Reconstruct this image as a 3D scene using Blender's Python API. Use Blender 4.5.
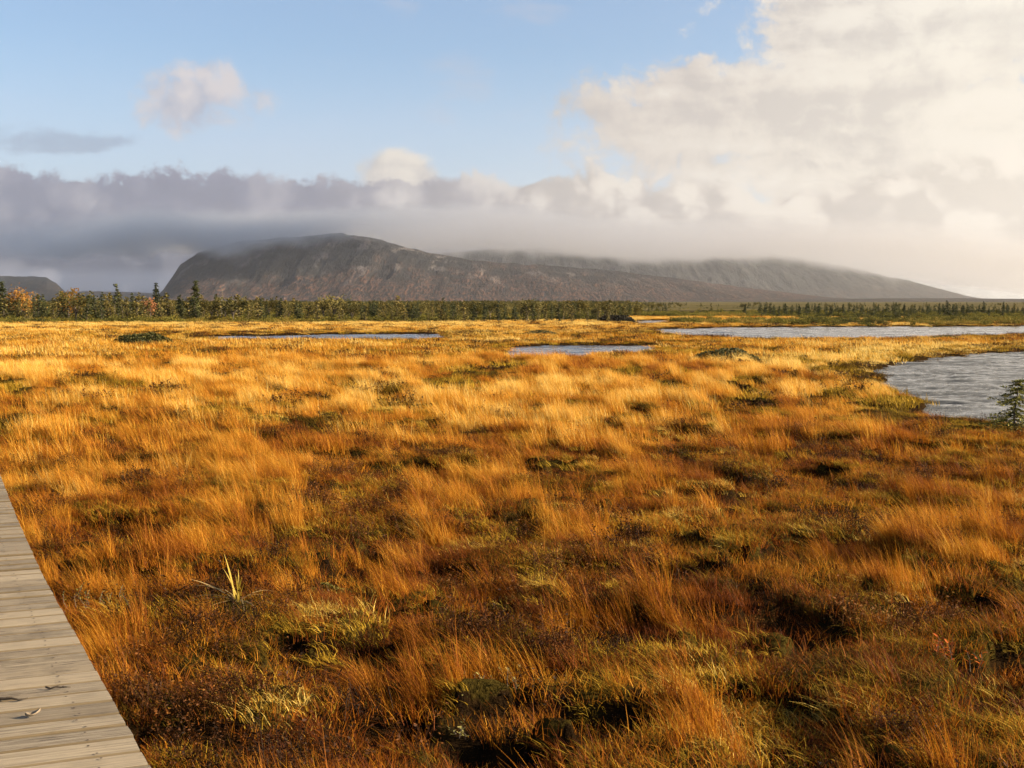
import bpy, bmesh, math, random
import numpy as np
from mathutils import Vector, Matrix, Euler

for o in list(bpy.data.objects):
    bpy.data.objects.remove(o)
SC = bpy.context.scene
COL = SC.collection
R = math.radians
random.seed(11)
RNG = np.random.default_rng(11)

# ------------------------------------------------------------------ camera, light, exposure
F = 1250.0                      # focal length in pixels of the 1024 px wide picture
CAM_Z = 1.85
PITCH = math.atan((384 - 301) / F)
cam_d = bpy.data.cameras.new('camera')
cam_d.sensor_width = 36.0
cam_d.lens = 36.0 * F / 1024.0
cam_d.clip_start = 0.05
cam_d.clip_end = 60000
cam = bpy.data.objects.new('camera', cam_d)
COL.objects.link(cam)
cam.location = (0, 0, CAM_Z)
cam.rotation_euler = (math.pi / 2 - PITCH, 0, 0)
SC.camera = cam

SUN_EL = R(23)
SUN_AZ = R(96)                  # clockwise from the view direction (+y): the sun stands to the right
SUN_DIR = Vector((math.sin(SUN_AZ) * math.cos(SUN_EL), math.cos(SUN_AZ) * math.cos(SUN_EL), math.sin(SUN_EL)))
sun_d = bpy.data.lights.new('sun', 'SUN')
sun_d.energy = 5.0
sun_d.angle = R(0.55)
sun_d.color = (1.0, 0.83, 0.60)
sun = bpy.data.objects.new('sun', sun_d)
COL.objects.link(sun)
sun.rotation_euler = SUN_DIR.to_track_quat('Z', 'Y').to_euler()
sun.location = (60, 10, 40)

vs = SC.view_settings
vs.view_transform = 'Standard'
vs.look = 'None'
vs.exposure = 1.85
vs.gamma = 1.0
vs.use_curve_mapping = False
SC.cycles.max_bounces = 6
SC.cycles.diffuse_bounces = 3
SC.cycles.glossy_bounces = 3
SC.cycles.transmission_bounces = 3
SC.cycles.transparent_max_bounces = 8
SC.cycles.volume_bounces = 1
SC.cycles.use_denoising = True


def lin(r, g, b):
    def f(c):
        c /= 255.0
        return c / 12.92 if c <= 0.04045 else ((c + 0.055) / 1.055) ** 2.4
    return (f(r), f(g), f(b))


def ray(px, py):
    xc, yc = (px - 512) / F, -(py - 384) / F
    s, c = math.sin(PITCH), math.cos(PITCH)
    return Vector((xc, c + yc * s, -s + yc * c))


def gp(px, py, z=0.0):
    """the point of the plane at height z that the photo shows at pixel px, py"""
    d = ray(px, py)
    t = (z - CAM_Z) / d.z
    return Vector((d.x * t, d.y * t, z))


def sk(px, py):
    """a pixel of the sky as compass angle and elevation, both in units of 1/1250 rad"""
    d = ray(px, py)
    return 512 + F * math.atan2(d.x, d.y), 301 - F * d.z / math.hypot(d.x, d.y)


# ------------------------------------------------------------------ node helper
class S:
    """a socket with arithmetic"""
    def __init__(self, nt, s):
        self.nt, self.s = nt, s

    def _m(self, op, *a, clamp=False):
        n = self.nt.nodes.new('ShaderNodeMath')
        n.operation = op
        n.use_clamp = clamp
        for i, v in enumerate((self,) + a):
            if isinstance(v, S):
                self.nt.links.new(v.s, n.inputs[i])
            else:
                n.inputs[i].default_value = float(v)
        return S(self.nt, n.outputs[0])

    def __add__(self, o): return self._m('ADD', o)
    def __sub__(self, o): return self._m('SUBTRACT', o)
    def __mul__(self, o): return self._m('MULTIPLY', o)
    def __truediv__(self, o): return self._m('DIVIDE', o)
    def max(self, o): return self._m('MAXIMUM', o)
    def min(self, o): return self._m('MINIMUM', o)
    def pow(self, o): return self._m('POWER', o)
    def abs(self): return self._m('ABSOLUTE')
    def inv(self): return (self * -1.0) + 1.0

    def smooth(self, a, b, lo=0.0, hi=1.0):
        n = self.nt.nodes.new('ShaderNodeMapRange')
        n.interpolation_type = 'SMOOTHSTEP'
        self.nt.links.new(self.s, n.inputs[0])
        if a > b:
            a, b, lo, hi = b, a, hi, lo
        for i, v in zip((1, 2, 3, 4), (a, b, lo, hi)):
            n.inputs[i].default_value = v
        return S(self.nt, n.outputs[0])

    def ramp(self, stops, interp='LINEAR'):
        n = self.nt.nodes.new('ShaderNodeValToRGB')
        n.color_ramp.interpolation = interp
        els = n.color_ramp.elements
        while len(els) < len(stops):
            els.new(0.5)
        for e, (p, c) in zip(els, stops):
            e.position = p
        for e, (p, c) in zip(els, stops):
            e.color = (*c, 1)
        self.nt.links.new(self.s, n.inputs[0])
        return S(self.nt, n.outputs[0])


def mixc(nt, fac, a, b, mode='MIX'):
    n = nt.nodes.new('ShaderNodeMix')
    n.data_type = 'RGBA'
    n.blend_type = mode
    for sock, v in ((n.inputs[0], fac), (n.inputs[6], a), (n.inputs[7], b)):
        if isinstance(v, S):
            nt.links.new(v.s, sock)
        elif isinstance(v, (int, float)):
            sock.default_value = v
        else:
            sock.default_value = (*v, 1)
    return S(nt, n.outputs[2])


def comb(nt, x, y, z=0.0):
    n = nt.nodes.new('ShaderNodeCombineXYZ')
    for i, v in enumerate((x, y, z)):
        if isinstance(v, S):
            nt.links.new(v.s, n.inputs[i])
        else:
            n.inputs[i].default_value = v
    return S(nt, n.outputs[0])


def sep(nt, v):
    n = nt.nodes.new('ShaderNodeSeparateXYZ')
    nt.links.new(v.s, n.inputs[0])
    return [S(nt, o) for o in n.outputs]


def noise(nt, v, scale, detail=4.0, rough=0.5, dist=0.0, col=False, lac=2.0, kind='FBM'):
    n = nt.nodes.new('ShaderNodeTexNoise')
    if v is not None:
        nt.links.new(v.s, n.inputs['Vector'])
    n.inputs['Scale'].default_value = scale
    n.inputs['Detail'].default_value = detail
    n.inputs['Roughness'].default_value = rough
    n.inputs['Distortion'].default_value = dist
    n.inputs['Lacunarity'].default_value = lac
    return S(nt, n.outputs[1 if col else 0])


def vadd(nt, a, b, k=1.0):
    n = nt.nodes.new('ShaderNodeVectorMath')
    n.operation = 'MULTIPLY_ADD'
    nt.links.new(b.s, n.inputs[0])
    n.inputs[1].default_value = (k, k, k) if isinstance(k, (int, float)) else k
    nt.links.new(a.s, n.inputs[2])
    return S(nt, n.outputs[0])


def geo_pos(nt):
    return S(nt, nt.nodes.new('ShaderNodeNewGeometry').outputs['Position'])


# ------------------------------------------------------------------ sky: clear Nishita air with clouds
def build_world():
    w = bpy.data.worlds.new('World')
    SC.world = w
    w.use_nodes = True
    nt = w.node_tree
    nt.nodes.clear()
    out = nt.nodes.new('ShaderNodeOutputWorld')
    sky = nt.nodes.new('ShaderNodeTexSky')
    sky.sky_type = 'NISHITA'
    sky.sun_disc = False
    sky.sun_elevation = SUN_EL
    sky.sun_rotation = SUN_AZ
    sky.air_density = 1.0
    sky.dust_density = 0.6
    sky.ozone_density = 3.0
    bg_sky = nt.nodes.new('ShaderNodeBackground')
    bg_sky.inputs['Strength'].default_value = 0.05
    nt.links.new(sky.outputs[0], bg_sky.inputs['Color'])

    tc = nt.nodes.new('ShaderNodeTexCoord')
    dx, dy, dz = sep(nt, S(nt, tc.outputs['Generated']))
    U = dx._m('ARCTAN2', dy) * F + 512.0
    hyp = (dx * dx + dy * dy)._m('SQRT').max(0.02)
    V = (dz / hyp) * (-F) + 301.0
    P = comb(nt, U * 0.01, V * 0.01)
    warp = noise(nt, P, 1.1, 5, 0.55, col=True)
    wsub = comb(nt, 0.5, 0.5, 0.5)
    Pw = vadd(nt, vadd(nt, P, warp, 0.55), wsub, -0.55)
    n_big = noise(nt, Pw, 0.60, 9, 0.60)
    # cloud relief: the same field a little towards the sun; the difference reads as lit and shaded sides
    Poff = vadd(nt, Pw, comb(nt, 0.16, -0.13, 0.0), 1.0)
    n_rel_a = noise(nt, Pw, 0.9, 5, 0.5)
    n_rel_b = noise(nt, Poff, 0.9, 5, 0.5)
    relief = n_rel_a - n_rel_b
    fine = noise(nt, Pw, 3.0, 7, 0.66)
    vfine = noise(nt, Pw, 9.0, 6, 0.62)
    streak = noise(nt, vadd(nt, comb(nt, U * 0.0035, V * 0.016), warp, 0.35), 1.3, 5, 0.55)

    def ell(px, py, rx, ry):
        u, v = sk(px, py)
        a = (U - u) * (1.0 / rx)
        b = (V - v) * (1.0 / ry)
        return (a * a + b * b).inv()

    # 1. the big bright cloud on the right
    d_r = ell(905, 45, 175, 95).max(ell(760, 112, 190, 62)).max(ell(1010, 170, 400, 150)).max(ell(1220, -330, 430, 820))
    d_r = d_r + (n_big - 0.5) * 3.2 + (fine - 0.5) * 1.3 + (vfine - 0.5) * 0.8
    m_r = d_r.smooth(-0.12, 0.42)
    # 2. the low bank along the mountains
    top = ((n_rel_a - 0.5) * 110.0 + (n_big - 0.5) * 60.0) * (U.smooth(250, 620) * 0.65 + 0.35) + (fine - 0.5) * 46.0 + (vfine - 0.5) * 26.0 + V
    ahead = (U - 512.0).abs().smooth(900, 620)
    m_b = top.smooth(176, 187) * ahead
    # 3. puffs
    d_p = ell(205, 100, 64, 36) + (n_big - 0.5) * 4.2 + (fine - 0.5) * 2.6 + (vfine - 0.5) * 1.2
    m_p = d_p.smooth(-0.20, 0.9) * 0.85
    d_q = ell(398, 176, 46, 30) + (n_big - 0.5) * 2.6 + (fine - 0.5) * 1.3
    m_q = d_q.smooth(-0.05, 0.5) * 0.95
    d_w = ell(55, 141, 70, 17) + (streak - 0.5) * 8.0 + (fine - 0.5) * 3.0
    m_w = d_w.smooth(-0.2, 1.1) * 0.5
    d_v = ell(480, 92, 60, 36).max(ell(520, 8, 52, 22)).max(ell(410, 12, 34, 14)) + (streak - 0.5) * 7.0 + (fine - 0.5) * 2.0
    m_v = d_v.smooth(-0.1, 1.3) * 0.42
    # thin veil over the lower clear sky
    veil = (V.smooth(40, 185) * 0.36 + 0.07) * (streak * 0.8 + 0.6)

    # colours (radiance of the clouds)
    right = (U + (n_big - 0.5) * 500.0).smooth(240, 700)
    far_right = U.smooth(760, 1010)
    b_lo = V.smooth(176, 262)
    c_left = V.__sub__(170.0).__mul__(1 / 140.0).ramp([
        (0.00, lin(166, 165, 182)), (0.12, lin(146, 147, 166)), (0.40, lin(122, 125, 146)),
        (0.60, lin(88, 94, 116)), (0.70, lin(74, 82, 106)), (0.77, lin(122, 130, 150)), (0.84, lin(116, 125, 146)), (0.92, lin(70, 80, 108)), (1.0, lin(80, 92, 116))])
    c_right = V.__sub__(150.0).__mul__(1 / 160.0).ramp([
        (0.0, lin(232, 222, 211)), (0.3, lin(224, 214, 204)), (0.55, lin(208, 199, 191)), (0.75, lin(200, 192, 184)), (1.0, lin(208, 198, 188))])
    c_b = mixc(nt, right, c_left, c_right)
    c_b = mixc(nt, far_right * 0.72, c_b, lin(246, 238, 224))
    lightf = relief * 12.0 + (fine - 0.5) * 2.4 + (vfine - 0.5) * 1.2
    amt = right * 1.0 + 0.30
    lit = (lightf * amt).max(0.0).min(0.75)
    shd = (lightf * amt * -1.0).max(0.0).min(0.5) * 0.75
    lit_c = mixc(nt, right, lin(208, 202, 206), lin(255, 246, 232))
    c_b = mixc(nt, lit, c_b, lit_c)
    shd_c = mixc(nt, right, lin(104, 106, 126), lin(168, 162, 160))
    shd_c = mixc(nt, far_right, shd_c, lin(200, 192, 182))
    c_b = mixc(nt, shd, c_b, shd_c)

    c_r = mixc(nt, U.smooth(560, 960), lin(216, 206, 200), lin(250, 243, 230))
    c_r = mixc(nt, V.smooth(30, 120) * 0.35, c_r, lin(244, 234, 218))
    band = ((streak - 0.5) * 3.6 + relief * 2.4 + (fine - 0.5) * 1.4 + (vfine - 0.5) * 0.9) * (far_right * -0.5 + 1.0)
    c_r = mixc(nt, (band * -1.0).max(0.0).min(0.5), c_r, lin(190, 184, 182))
    c_r = mixc(nt, band.max(0.0).min(0.6), c_r, lin(255, 248, 236))

    col_puff = mixc(nt, (relief * 6.0 + (fine - 0.5) * 2.5 + 0.6).max(0.0).min(1.0), lin(190, 190, 202), lin(232, 220, 216))
    col_q = mixc(nt, (relief * 5.0 + (fine - 0.5) * 2.0 + 0.85).max(0.0).min(1.0), lin(190, 184, 186), lin(246, 236, 222))

    # mix over the clear sky, from far to near
    def bgc(c, s=0.272):
        n = nt.nodes.new('ShaderNodeBackground')
        n.inputs['Strength'].default_value = s
        if isinstance(c, S):
            nt.links.new(c.s, n.inputs['Color'])
        else:
            n.inputs['Color'].default_value = (*c, 1)
        return n.outputs[0]

    cur = bg_sky.outputs[0]

    def over(fac, shader):
        nonlocal cur
        n = nt.nodes.new('ShaderNodeMixShader')
        nt.links.new(fac.s, n.inputs[0])
        nt.links.new(cur, n.inputs[1])
        nt.links.new(shader, n.inputs[2])
        cur = n.outputs[0]
    over(veil, bgc(lin(218, 222, 244)))
    over(m_v, bgc(lin(206, 206, 216)))
    over(m_p, bgc(col_puff))
    over(m_w, bgc(lin(150, 160, 182)))
    over(m_r, bgc(c_r))
    over(m_q, bgc(col_q))
    over(m_b, bgc(c_b))
    nt.links.new(cur, out.inputs['Surface'])
    w.cycles.sampling_method = 'MANUAL'
    w.cycles.sample_map_resolution = 1024


build_world()


# ------------------------------------------------------------------ numeric helpers
def vnoise(x, y, seed=0):
    x = np.asarray(x, float)
    y = np.asarray(y, float)
    xi = np.floor(x).astype(np.int64)
    yi = np.floor(y).astype(np.int64)
    fx, fy = x - xi, y - yi
    fx = fx * fx * fx * (fx * (fx * 6 - 15) + 10)
    fy = fy * fy * fy * (fy * (fy * 6 - 15) + 10)

    def h(a, b):
        v = (a * 374761393 + b * 668265263 + seed * 974634777) & 0xffffffff
        v = ((v ^ (v >> 13)) * 1274126177) & 0xffffffff
        v = ((v ^ (v >> 16)) * 2246822519) & 0xffffffff
        return ((v ^ (v >> 15)) & 0xffffff) / float(0xffffff)
    a, b, c, d = h(xi, yi), h(xi + 1, yi), h(xi, yi + 1), h(xi + 1, yi + 1)
    return (a * (1 - fx) + b * fx) * (1 - fy) + (c * (1 - fx) + d * fx) * fy


def fbm(x, y, seed=0, octv=4, gain=0.5):
    s, a, t = 0.0, 1.0, 0.0
    for k in range(octv):
        s = s + a * vnoise(x * 2 ** k + 17.3 * k, y * 2 ** k - 9.1 * k, seed + k)
        t += a
        a *= gain
    return s / t


def sstep(a, b, x):
    t = np.clip((np.asarray(x, float) - a) / (b - a), 0, 1)
    return t * t * (3 - 2 * t)


def poly_sd(x, y, poly):
    """signed distance to a polygon, negative inside"""
    x = np.asarray(x, float)
    y = np.asarray(y, float)
    d = np.full(x.shape, 1e18)
    ins = np.zeros(x.shape, bool)
    n = len(poly)
    for i in range(n):
        ax, ay = poly[i]
        bx, by = poly[(i + 1) % n]
        ex, ey = bx - ax, by - ay
        t = np.clip(((x - ax) * ex + (y - ay) * ey) / (ex * ex + ey * ey + 1e-12), 0, 1)
        d = np.minimum(d, (x - ax - t * ex) ** 2 + (y - ay - t * ey) ** 2)
        cr = ((ay > y) != (by > y)) & (x < (bx - ax) * (y - ay) / (by - ay + 1e-12) + ax)
        ins ^= cr
    d = np.sqrt(d)
    return np.where(ins, -d, d)


def mesh_np(name, verts, faces, mats=(), smooth=True, parent=None, link=True):
    """faces: (n,4) or (n,3) int array, or a list of index tuples"""
    me = bpy.data.meshes.new(name)
    verts = np.asarray(verts, np.float32)
    if isinstance(faces, np.ndarray):
        k = faces.shape[1]
        me.vertices.add(len(verts))
        me.vertices.foreach_set('co', verts.ravel())
        me.loops.add(faces.size)
        me.loops.foreach_set('vertex_index', faces.astype(np.int32).ravel())
        me.polygons.add(len(faces))
        me.polygons.foreach_set('loop_start', np.arange(0, faces.size, k, dtype=np.int32))
        me.polygons.foreach_set('loop_total', np.full(len(faces), k, np.int32))
        me.update(calc_edges=True)
    else:
        me.from_pydata([tuple(map(float, v)) for v in verts], [], faces)
    me.validate()
    if smooth and len(me.polygons):
        me.polygons.foreach_set('use_smooth', np.ones(len(me.polygons), bool))
    for m in mats:
        me.materials.append(m)
    o = bpy.data.objects.new(name, me)
    if link:
        COL.objects.link(o)
    if parent is not None:
        o.parent = parent
    return o


def grid_faces(nr, nc, wrap=False):
    i = np.arange(nr - 1)[:, None]
    j = np.arange(nc if wrap else nc - 1)[None, :]
    j2 = (j + 1) % nc
    return np.stack([i * nc + j + 0 * i, i * nc + j2, (i + 1) * nc + j2, (i + 1) * nc + j], -1).reshape(-1, 4)


def tag(o, label=None, cat=None, group=None, kind=None):
    if label:
        o['label'] = label
    if cat:
        o['category'] = cat
    if group:
        o['group'] = group
    if kind:
        o['kind'] = kind
    return o


def empty(name, loc=(0, 0, 0), rz=0.0):
    o = bpy.data.objects.new(name, None)
    o.empty_display_size = 0.3
    o.location = loc
    o.rotation_euler = (0, 0, rz)
    COL.objects.link(o)
    return o


def copy_tree(o, parent=None):
    c = o.copy()
    COL.objects.link(c)
    c.parent = parent
    for ch in o.children:
        copy_tree(ch, c)
    return c


def new_mat(name):
    m = bpy.data.materials.new(name)
    m.use_nodes = True
    nt = m.node_tree
    nt.nodes.clear()
    out = nt.nodes.new('ShaderNodeOutputMaterial')
    return m, nt, out


def principled(nt, out, col, rough=0.8, spec=0.3, normal=None):
    b = nt.nodes.new('ShaderNodeBsdfPrincipled')
    if isinstance(col, S):
        nt.links.new(col.s, b.inputs['Base Color'])
    else:
        b.inputs['Base Color'].default_value = (*col, 1)
    if isinstance(rough, S):
        nt.links.new(rough.s, b.inputs['Roughness'])
    else:
        b.inputs['Roughness'].default_value = rough
    b.inputs['Specular IOR Level'].default_value = spec
    if normal is not None:
        nt.links.new(normal.s, b.inputs['Normal'])
    if out is not None:
        nt.links.new(b.outputs[0], out.inputs['Surface'])
    return b


def bump(nt, h, strength=0.5, dist=0.02):
    n = nt.nodes.new('ShaderNodeBump')
    n.inputs['Strength'].default_value = strength
    n.inputs['Distance'].default_value = dist
    nt.links.new(h.s, n.inputs['Height'])
    return S(nt, n.outputs[0])


def attr(nt, name, kind='GEOMETRY'):
    n = nt.nodes.new('ShaderNodeAttribute')
    n.attribute_type = kind
    n.attribute_name = name
    return S(nt, n.outputs['Fac'])


def obj_random(nt):
    return S(nt, nt.nodes.new('ShaderNodeObjectInfo').outputs['Random'])


# ------------------------------------------------------------------ the ponds' outlines, from the photo onto the ground
WL = -0.10                       # water level; the bog lies near z = 0
NB, FB = 0.10, WL                # a near shore is seen over its bank, a far one at the water line


def outline(pts):
    return [tuple(gp(x, y, z).xy) for x, y, z in pts]


POND_RIGHT = outline([
    (1024, 351, FB), (976, 354, FB), (932, 359.5, FB), (899, 362.5, FB), (872, 372, FB), (884, 378.6, 0.17),
    (904, 386, 0.17), (926, 395.5, 0.17), (908, 403, 0.17), (914, 411, 0.17), (938, 408, 0.17), (965, 410.5, 0.17), (992, 412, 0.17), (1030, 414, 0.17)])
POND_RIGHT = POND_RIGHT[:-1] + [POND_RIGHT[-1], (13.0, 17.5), (24.0, 20.0), (40.0, 34.0), (36.0, 52.0), (26.0, 51.0)]
POND_FAR = outline([
    (645, 329.3, FB), (676, 328.6, FB), (710, 328, FB), (743, 327, FB), (800, 326.6, FB), (900, 326.5, FB), (995, 326.4, FB), (1030, 325.3, FB), (1110, 325, FB), (1180, 327, FB),
    (1120, 330, NB), (1024, 331, NB), (1004, 331.8, NB), (988, 333.6, NB), (909, 335, NB), (800, 336.2, NB), (747, 335.8, NB), (712, 334.5, NB), (677, 333, NB), (660, 330.5, NB)])
POND_MID = outline([
    (500, 346, FB), (540, 345.6, FB), (600, 345.2, FB), (651, 345.3, FB),
    (649, 348, NB), (600, 349.6, NB), (594, 352, NB), (562, 355.6, NB), (530, 355.6, NB), (502, 352.5, NB)])
POND_LEFT = outline([
    (205, 336.2, FB), (256, 335.4, FB), (330, 334.2, FB), (398, 333.8, FB), (443, 333.2, FB),
    (443, 335.9, NB), (398, 336.9, NB), (330, 337.2, NB), (256, 337.0, NB), (205, 337.2, NB)])
POND_SLIVER = outline([(634, 320.6, FB), (664, 320.3, FB), (666, 321.6, NB), (634, 322.0, NB)])
PONDS = [POND_RIGHT, POND_FAR, POND_MID, POND_LEFT, POND_SLIVER]
POND_WOB = [0.55, 1.4, 0.8, 0.8, 1.0]


def pond_sd(x, y):
    best = np.full(np.shape(x), 1e9)
    for k, (p, wob) in enumerate(zip(PONDS, POND_WOB)):
        s = poly_sd(x, y, p)
        sc = 0.9 if k == 0 else 3.0
        s = s + (fbm(np.asarray(x) / sc, np.asarray(y) / sc, 70 + k, 3) - 0.5) * 2 * wob
        best = np.minimum(best, s)
    return best


# ------------------------------------------------------------------ the boardwalk's right edge, from the photo
DECK_Z = 0.25
edge_px = [(190, 845), (147, 768), (118, 716), (93, 671), (69, 627), (48, 590), (27, 546), (12, 510), (0, 478)]
EDGE = [gp(x, y, DECK_Z).xy for x, y in edge_px]
d0 = (EDGE[0] - EDGE[1]).normalized()
EDGE = [EDGE[0] + d0 * 6.5, EDGE[0] + d0 * 3.0] + EDGE
d1 = (EDGE[-1] - EDGE[-3]).normalized()
EDGE = EDGE + [EDGE[-1] + d1 * 4, EDGE[-1] + d1 * 9 + Vector((-0.3, 0)), EDGE[-1] + d1 * 17 + Vector((-2.0, 0)), EDGE[-1] + d1 * 27 + Vector((-6.0, 0))]


def resample(pts, step):
    P = [Vector(p) for p in pts]
    # Chaikin smoothing then even steps
    for _ in range(3):
        Q = [P[0]]
        for a, b in zip(P[:-1], P[1:]):
            Q += [a * 0.75 + b * 0.25, a * 0.25 + b * 0.75]
        Q.append(P[-1])
        P = Q
    out, acc = [P[0].copy()], 0.0
    for a, b in zip(P[:-1], P[1:]):
        L = (b - a).length
        while acc + L >= step and L > 0:
            t = (step - acc) / L
            a = a + (b - a) * t
            out.append(a.copy())
            L = (b - a).length
            acc = 0.0
        acc += L
    return out


DECK_W = 1.55
PLANK = 0.155
edge_s = resample(EDGE, PLANK)
tan_s = []
for i in range(len(edge_s)):
    a, b = edge_s[max(0, i - 3)], edge_s[min(len(edge_s) - 1, i + 3)]
    tan_s.append((b - a).normalized())
left_s = [Vector((-t.y, t.x)) for t in tan_s]
DECK_POLY = [tuple(p) for p in edge_s[::4]] + [tuple(p + l * DECK_W) for p, l in list(zip(edge_s, left_s))[::-4]]


# ------------------------------------------------------------------ shape of the bog
IRIS = gp(237, 612, 0.06)
CLEAR = [(gp(942, 662, 0.05), 0.10), (gp(976, 656, 0.05), 0.09), (gp(500, 678, 0.05), 0.16), (gp(462, 712, 0.05), 0.07), (gp(98, 606, 0.05), 0.12), (gp(572, 668, 0.05), 0.10)]


def hummock(x, y):
    """0..1: how much of a moss cushion stands here"""
    n = fbm(x / 0.62 + 3.1, y / 0.50, 5, 3)
    return sstep(0.46, 0.58, n)


def pit(x, y):
    """0..1: wet dark hollows between the cushions"""
    k = 1 + 0.5 * sstep(14, 40, np.hypot(x, y))
    n = fbm(x / (0.55 * k) - 7, y / (0.42 * k) + 2, 81, 3)
    return sstep(0.425, 0.355, n)


def ground_z(x, y, shore=True):
    x = np.asarray(x, float)
    y = np.asarray(y, float)
    r = np.hypot(x, y)
    near = 1 - 0.72 * sstep(22, 60, r)
    far = sstep(300, 1500, r)
    z = (fbm(x / 6, y / 6, 1, 3) - 0.5) * 0.16 * near
    hm = hummock(x, y)
    z = z + hm * (0.06 + 0.12 * fbm(x / 2.2, y / 2.2, 9, 2)) * near
    z = z + (fbm(x / 0.28, y / 0.28, 3, 3) - 0.5) * 0.075 * near
    z = z - 0.13 * pit(x, y) * (1 - 0.5 * sstep(22, 60, r))
    z = z - 0.03 + 0.05 * np.exp(-((x - IRIS.x) ** 2 + (y - IRIS.y) ** 2) / 0.04)
    z = z * (1 - far) - far * 0.3
    if shore:
        s = pond_sd(x, y)
        z = z * sstep(-0.2, 1.6, s) + 0.03 * (1 - sstep(-0.2, 1.6, s))
        z = np.where(s < 0.12, np.minimum(z, WL + 0.12 + (s - 0.12) * 1.3), z)
        z = np.where((s < 3.0) & (y > 42), np.minimum(z, WL + 0.06 + np.maximum(s, 0) * 0.035), z)
        z = np.maximum(z, np.where(s < 0.0, -0.75, -9))
        # keep the bog below the boards
        dk = poly_sd(x, y, DECK_POLY)
        low = np.minimum(z, 0.02)
        z = low + (z - low) * sstep(0.0, 0.5, dk)
    return z


def build_ground():
    front = np.arange(-60, 60.01, 0.25)
    rest = np.concatenate([np.arange(65, 180, 5.0), np.arange(-180, -61, 5.0)])
    ang = np.radians(np.sort(np.concatenate([front, rest])))
    r1 = 0.6 * (1.0085 ** np.arange(0, 660))
    r1 = r1[r1 < 170]
    r2 = [r1[-1] * 1.04]
    while r2[-1] < 12500:
        r2.append(r2[-1] * 1.07)
    rr = np.concatenate([[0.0, 0.3], r1, r2])
    A, RR = np.meshgrid(ang, rr)
    x, y = RR * np.sin(A), RR * np.cos(A)
    z = ground_z(x.ravel(), y.ravel())
    v = np.stack([x.ravel(), y.ravel(), z], -1)
    f = grid_faces(len(rr), len(ang), wrap=True)[:, ::-1]
    m, nt, out = new_mat('bog_soil')
    pos = geo_pos(nt)
    n1 = noise(nt, pos, 0.9, 5, 0.6)
    n2 = noise(nt, pos, 6.0, 5, 0.6)
    n3 = noise(nt, pos, 42.0, 4, 0.65)
    pz = sep(nt, pos)[2]
    c = n2.ramp([(0.30, (0.008, 0.005, 0.003)), (0.5, (0.018, 0.010, 0.004)), (0.68, (0.034, 0.021, 0.006))])
    moss = (n1 + (n2 - 0.5) * 1.2 + pz * 2.2).smooth(0.50, 0.62)
    cm = n3.ramp([(0.3, (0.016, 0.012, 0.003)), (0.55, (0.042, 0.030, 0.006)), (0.75, (0.080, 0.056, 0.012))])
    c = mixc(nt, moss * 0.85, c, cm)
    gx, gy, gz_ = sep(nt, pos)
    dist = (gx * gx + gy * gy)._m('SQRT')
    plain = noise(nt, pos, 0.02, 5, 0.6).ramp([(0.4, (0.055, 0.050, 0.024)), (0.6, (0.115, 0.090, 0.040))])
    c = mixc(nt, dist.smooth(180, 300), c, plain)
    h = n2 * 0.6 + n3 * 0.5
    principled(nt, out, c, 1.0, 0.0, bump(nt, h, 1.0, 0.08))
    g = mesh_np('ground', v, f, [m])
    return tag(g, 'uneven peat and moss ground of the open bog', 'ground', kind='structure')


build_ground()


# ------------------------------------------------------------------ water
def water_mat():
    m, nt, out = new_mat('pond_water')
    pos = geo_pos(nt)
    px, py, pz = sep(nt, pos)
    q = comb(nt, px * 0.55, py * 1.0, 0.0)
    n1 = noise(nt, q, 1.6, 4, 0.55, 0.4)
    n2 = noise(nt, q, 6.5, 4, 0.6, 0.5)
    h = n1 * 0.7 + n2 * 0.35
    b = principled(nt, out, (0.012, 0.012, 0.011), 0.08, 0.5, bump(nt, h, 1.0, 0.05))
    b.inputs['IOR'].default_value = 1.33
    return m


WATER = water_mat()


def pond(poly, label, res, pad=2.0, amp=0.035):
    xs, ys = [p[0] for p in poly], [p[1] for p in poly]
    x0, x1, y0, y1 = min(xs) - pad, max(xs) + pad, min(ys) - pad, max(ys) + pad
    nx, ny = int((x1 - x0) / res) + 2, int((y1 - y0) / res) + 2
    X, Y = np.meshgrid(np.linspace(x0, x1, nx), np.linspace(y0, y1, ny))
    x, y = X.ravel(), Y.ravel()
    wx = x + (fbm(x / 1.5, y / 1.5, 41, 2) - 0.5) * 1.2
    wy = y + (fbm(x / 1.5, y / 1.5, 43, 2) - 0.5) * 1.2
    z = (fbm(wx / 1.5, wy / 0.5, 45, 3, 0.5) - 0.5) * 2 * amp
    z += -np.abs(fbm(wx / 0.5, wy / 0.22, 47, 3) - 0.5) * amp * 1.3
    z = WL - 0.01 + z
    fc = grid_faces(ny, nx)
    # keep only the water near the pond itself; the bank stands over its rim
    sd = poly_sd(x, y, poly)
    ok = (sd < 2.2)[fc].all(1)
    fc = fc[ok]
    used = np.unique(fc)
    mp = np.full(len(x), -1)
    mp[used] = np.arange(len(used))
    o = mesh_np('pond_water', np.stack([x, y, z], -1)[used], mp[fc], [WATER])
    return tag(o, label, 'water', kind='structure')


pond(POND_RIGHT, 'wind ruffled pond close by on the right, behind the little spruce', 0.08, amp=0.075)
pond(POND_FAR, 'long far lake below the row of spruces on the right', 0.35, amp=0.05)
pond(POND_MID, 'small blue pool in the middle of the golden bog', 0.25, amp=0.04)
pond(POND_LEFT, 'thin strip of water in the grass below the tree line', 0.3, amp=0.04)
pond(POND_SLIVER, 'tiny sliver of water beside the dark mound far off', 0.5, amp=0.03)


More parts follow.
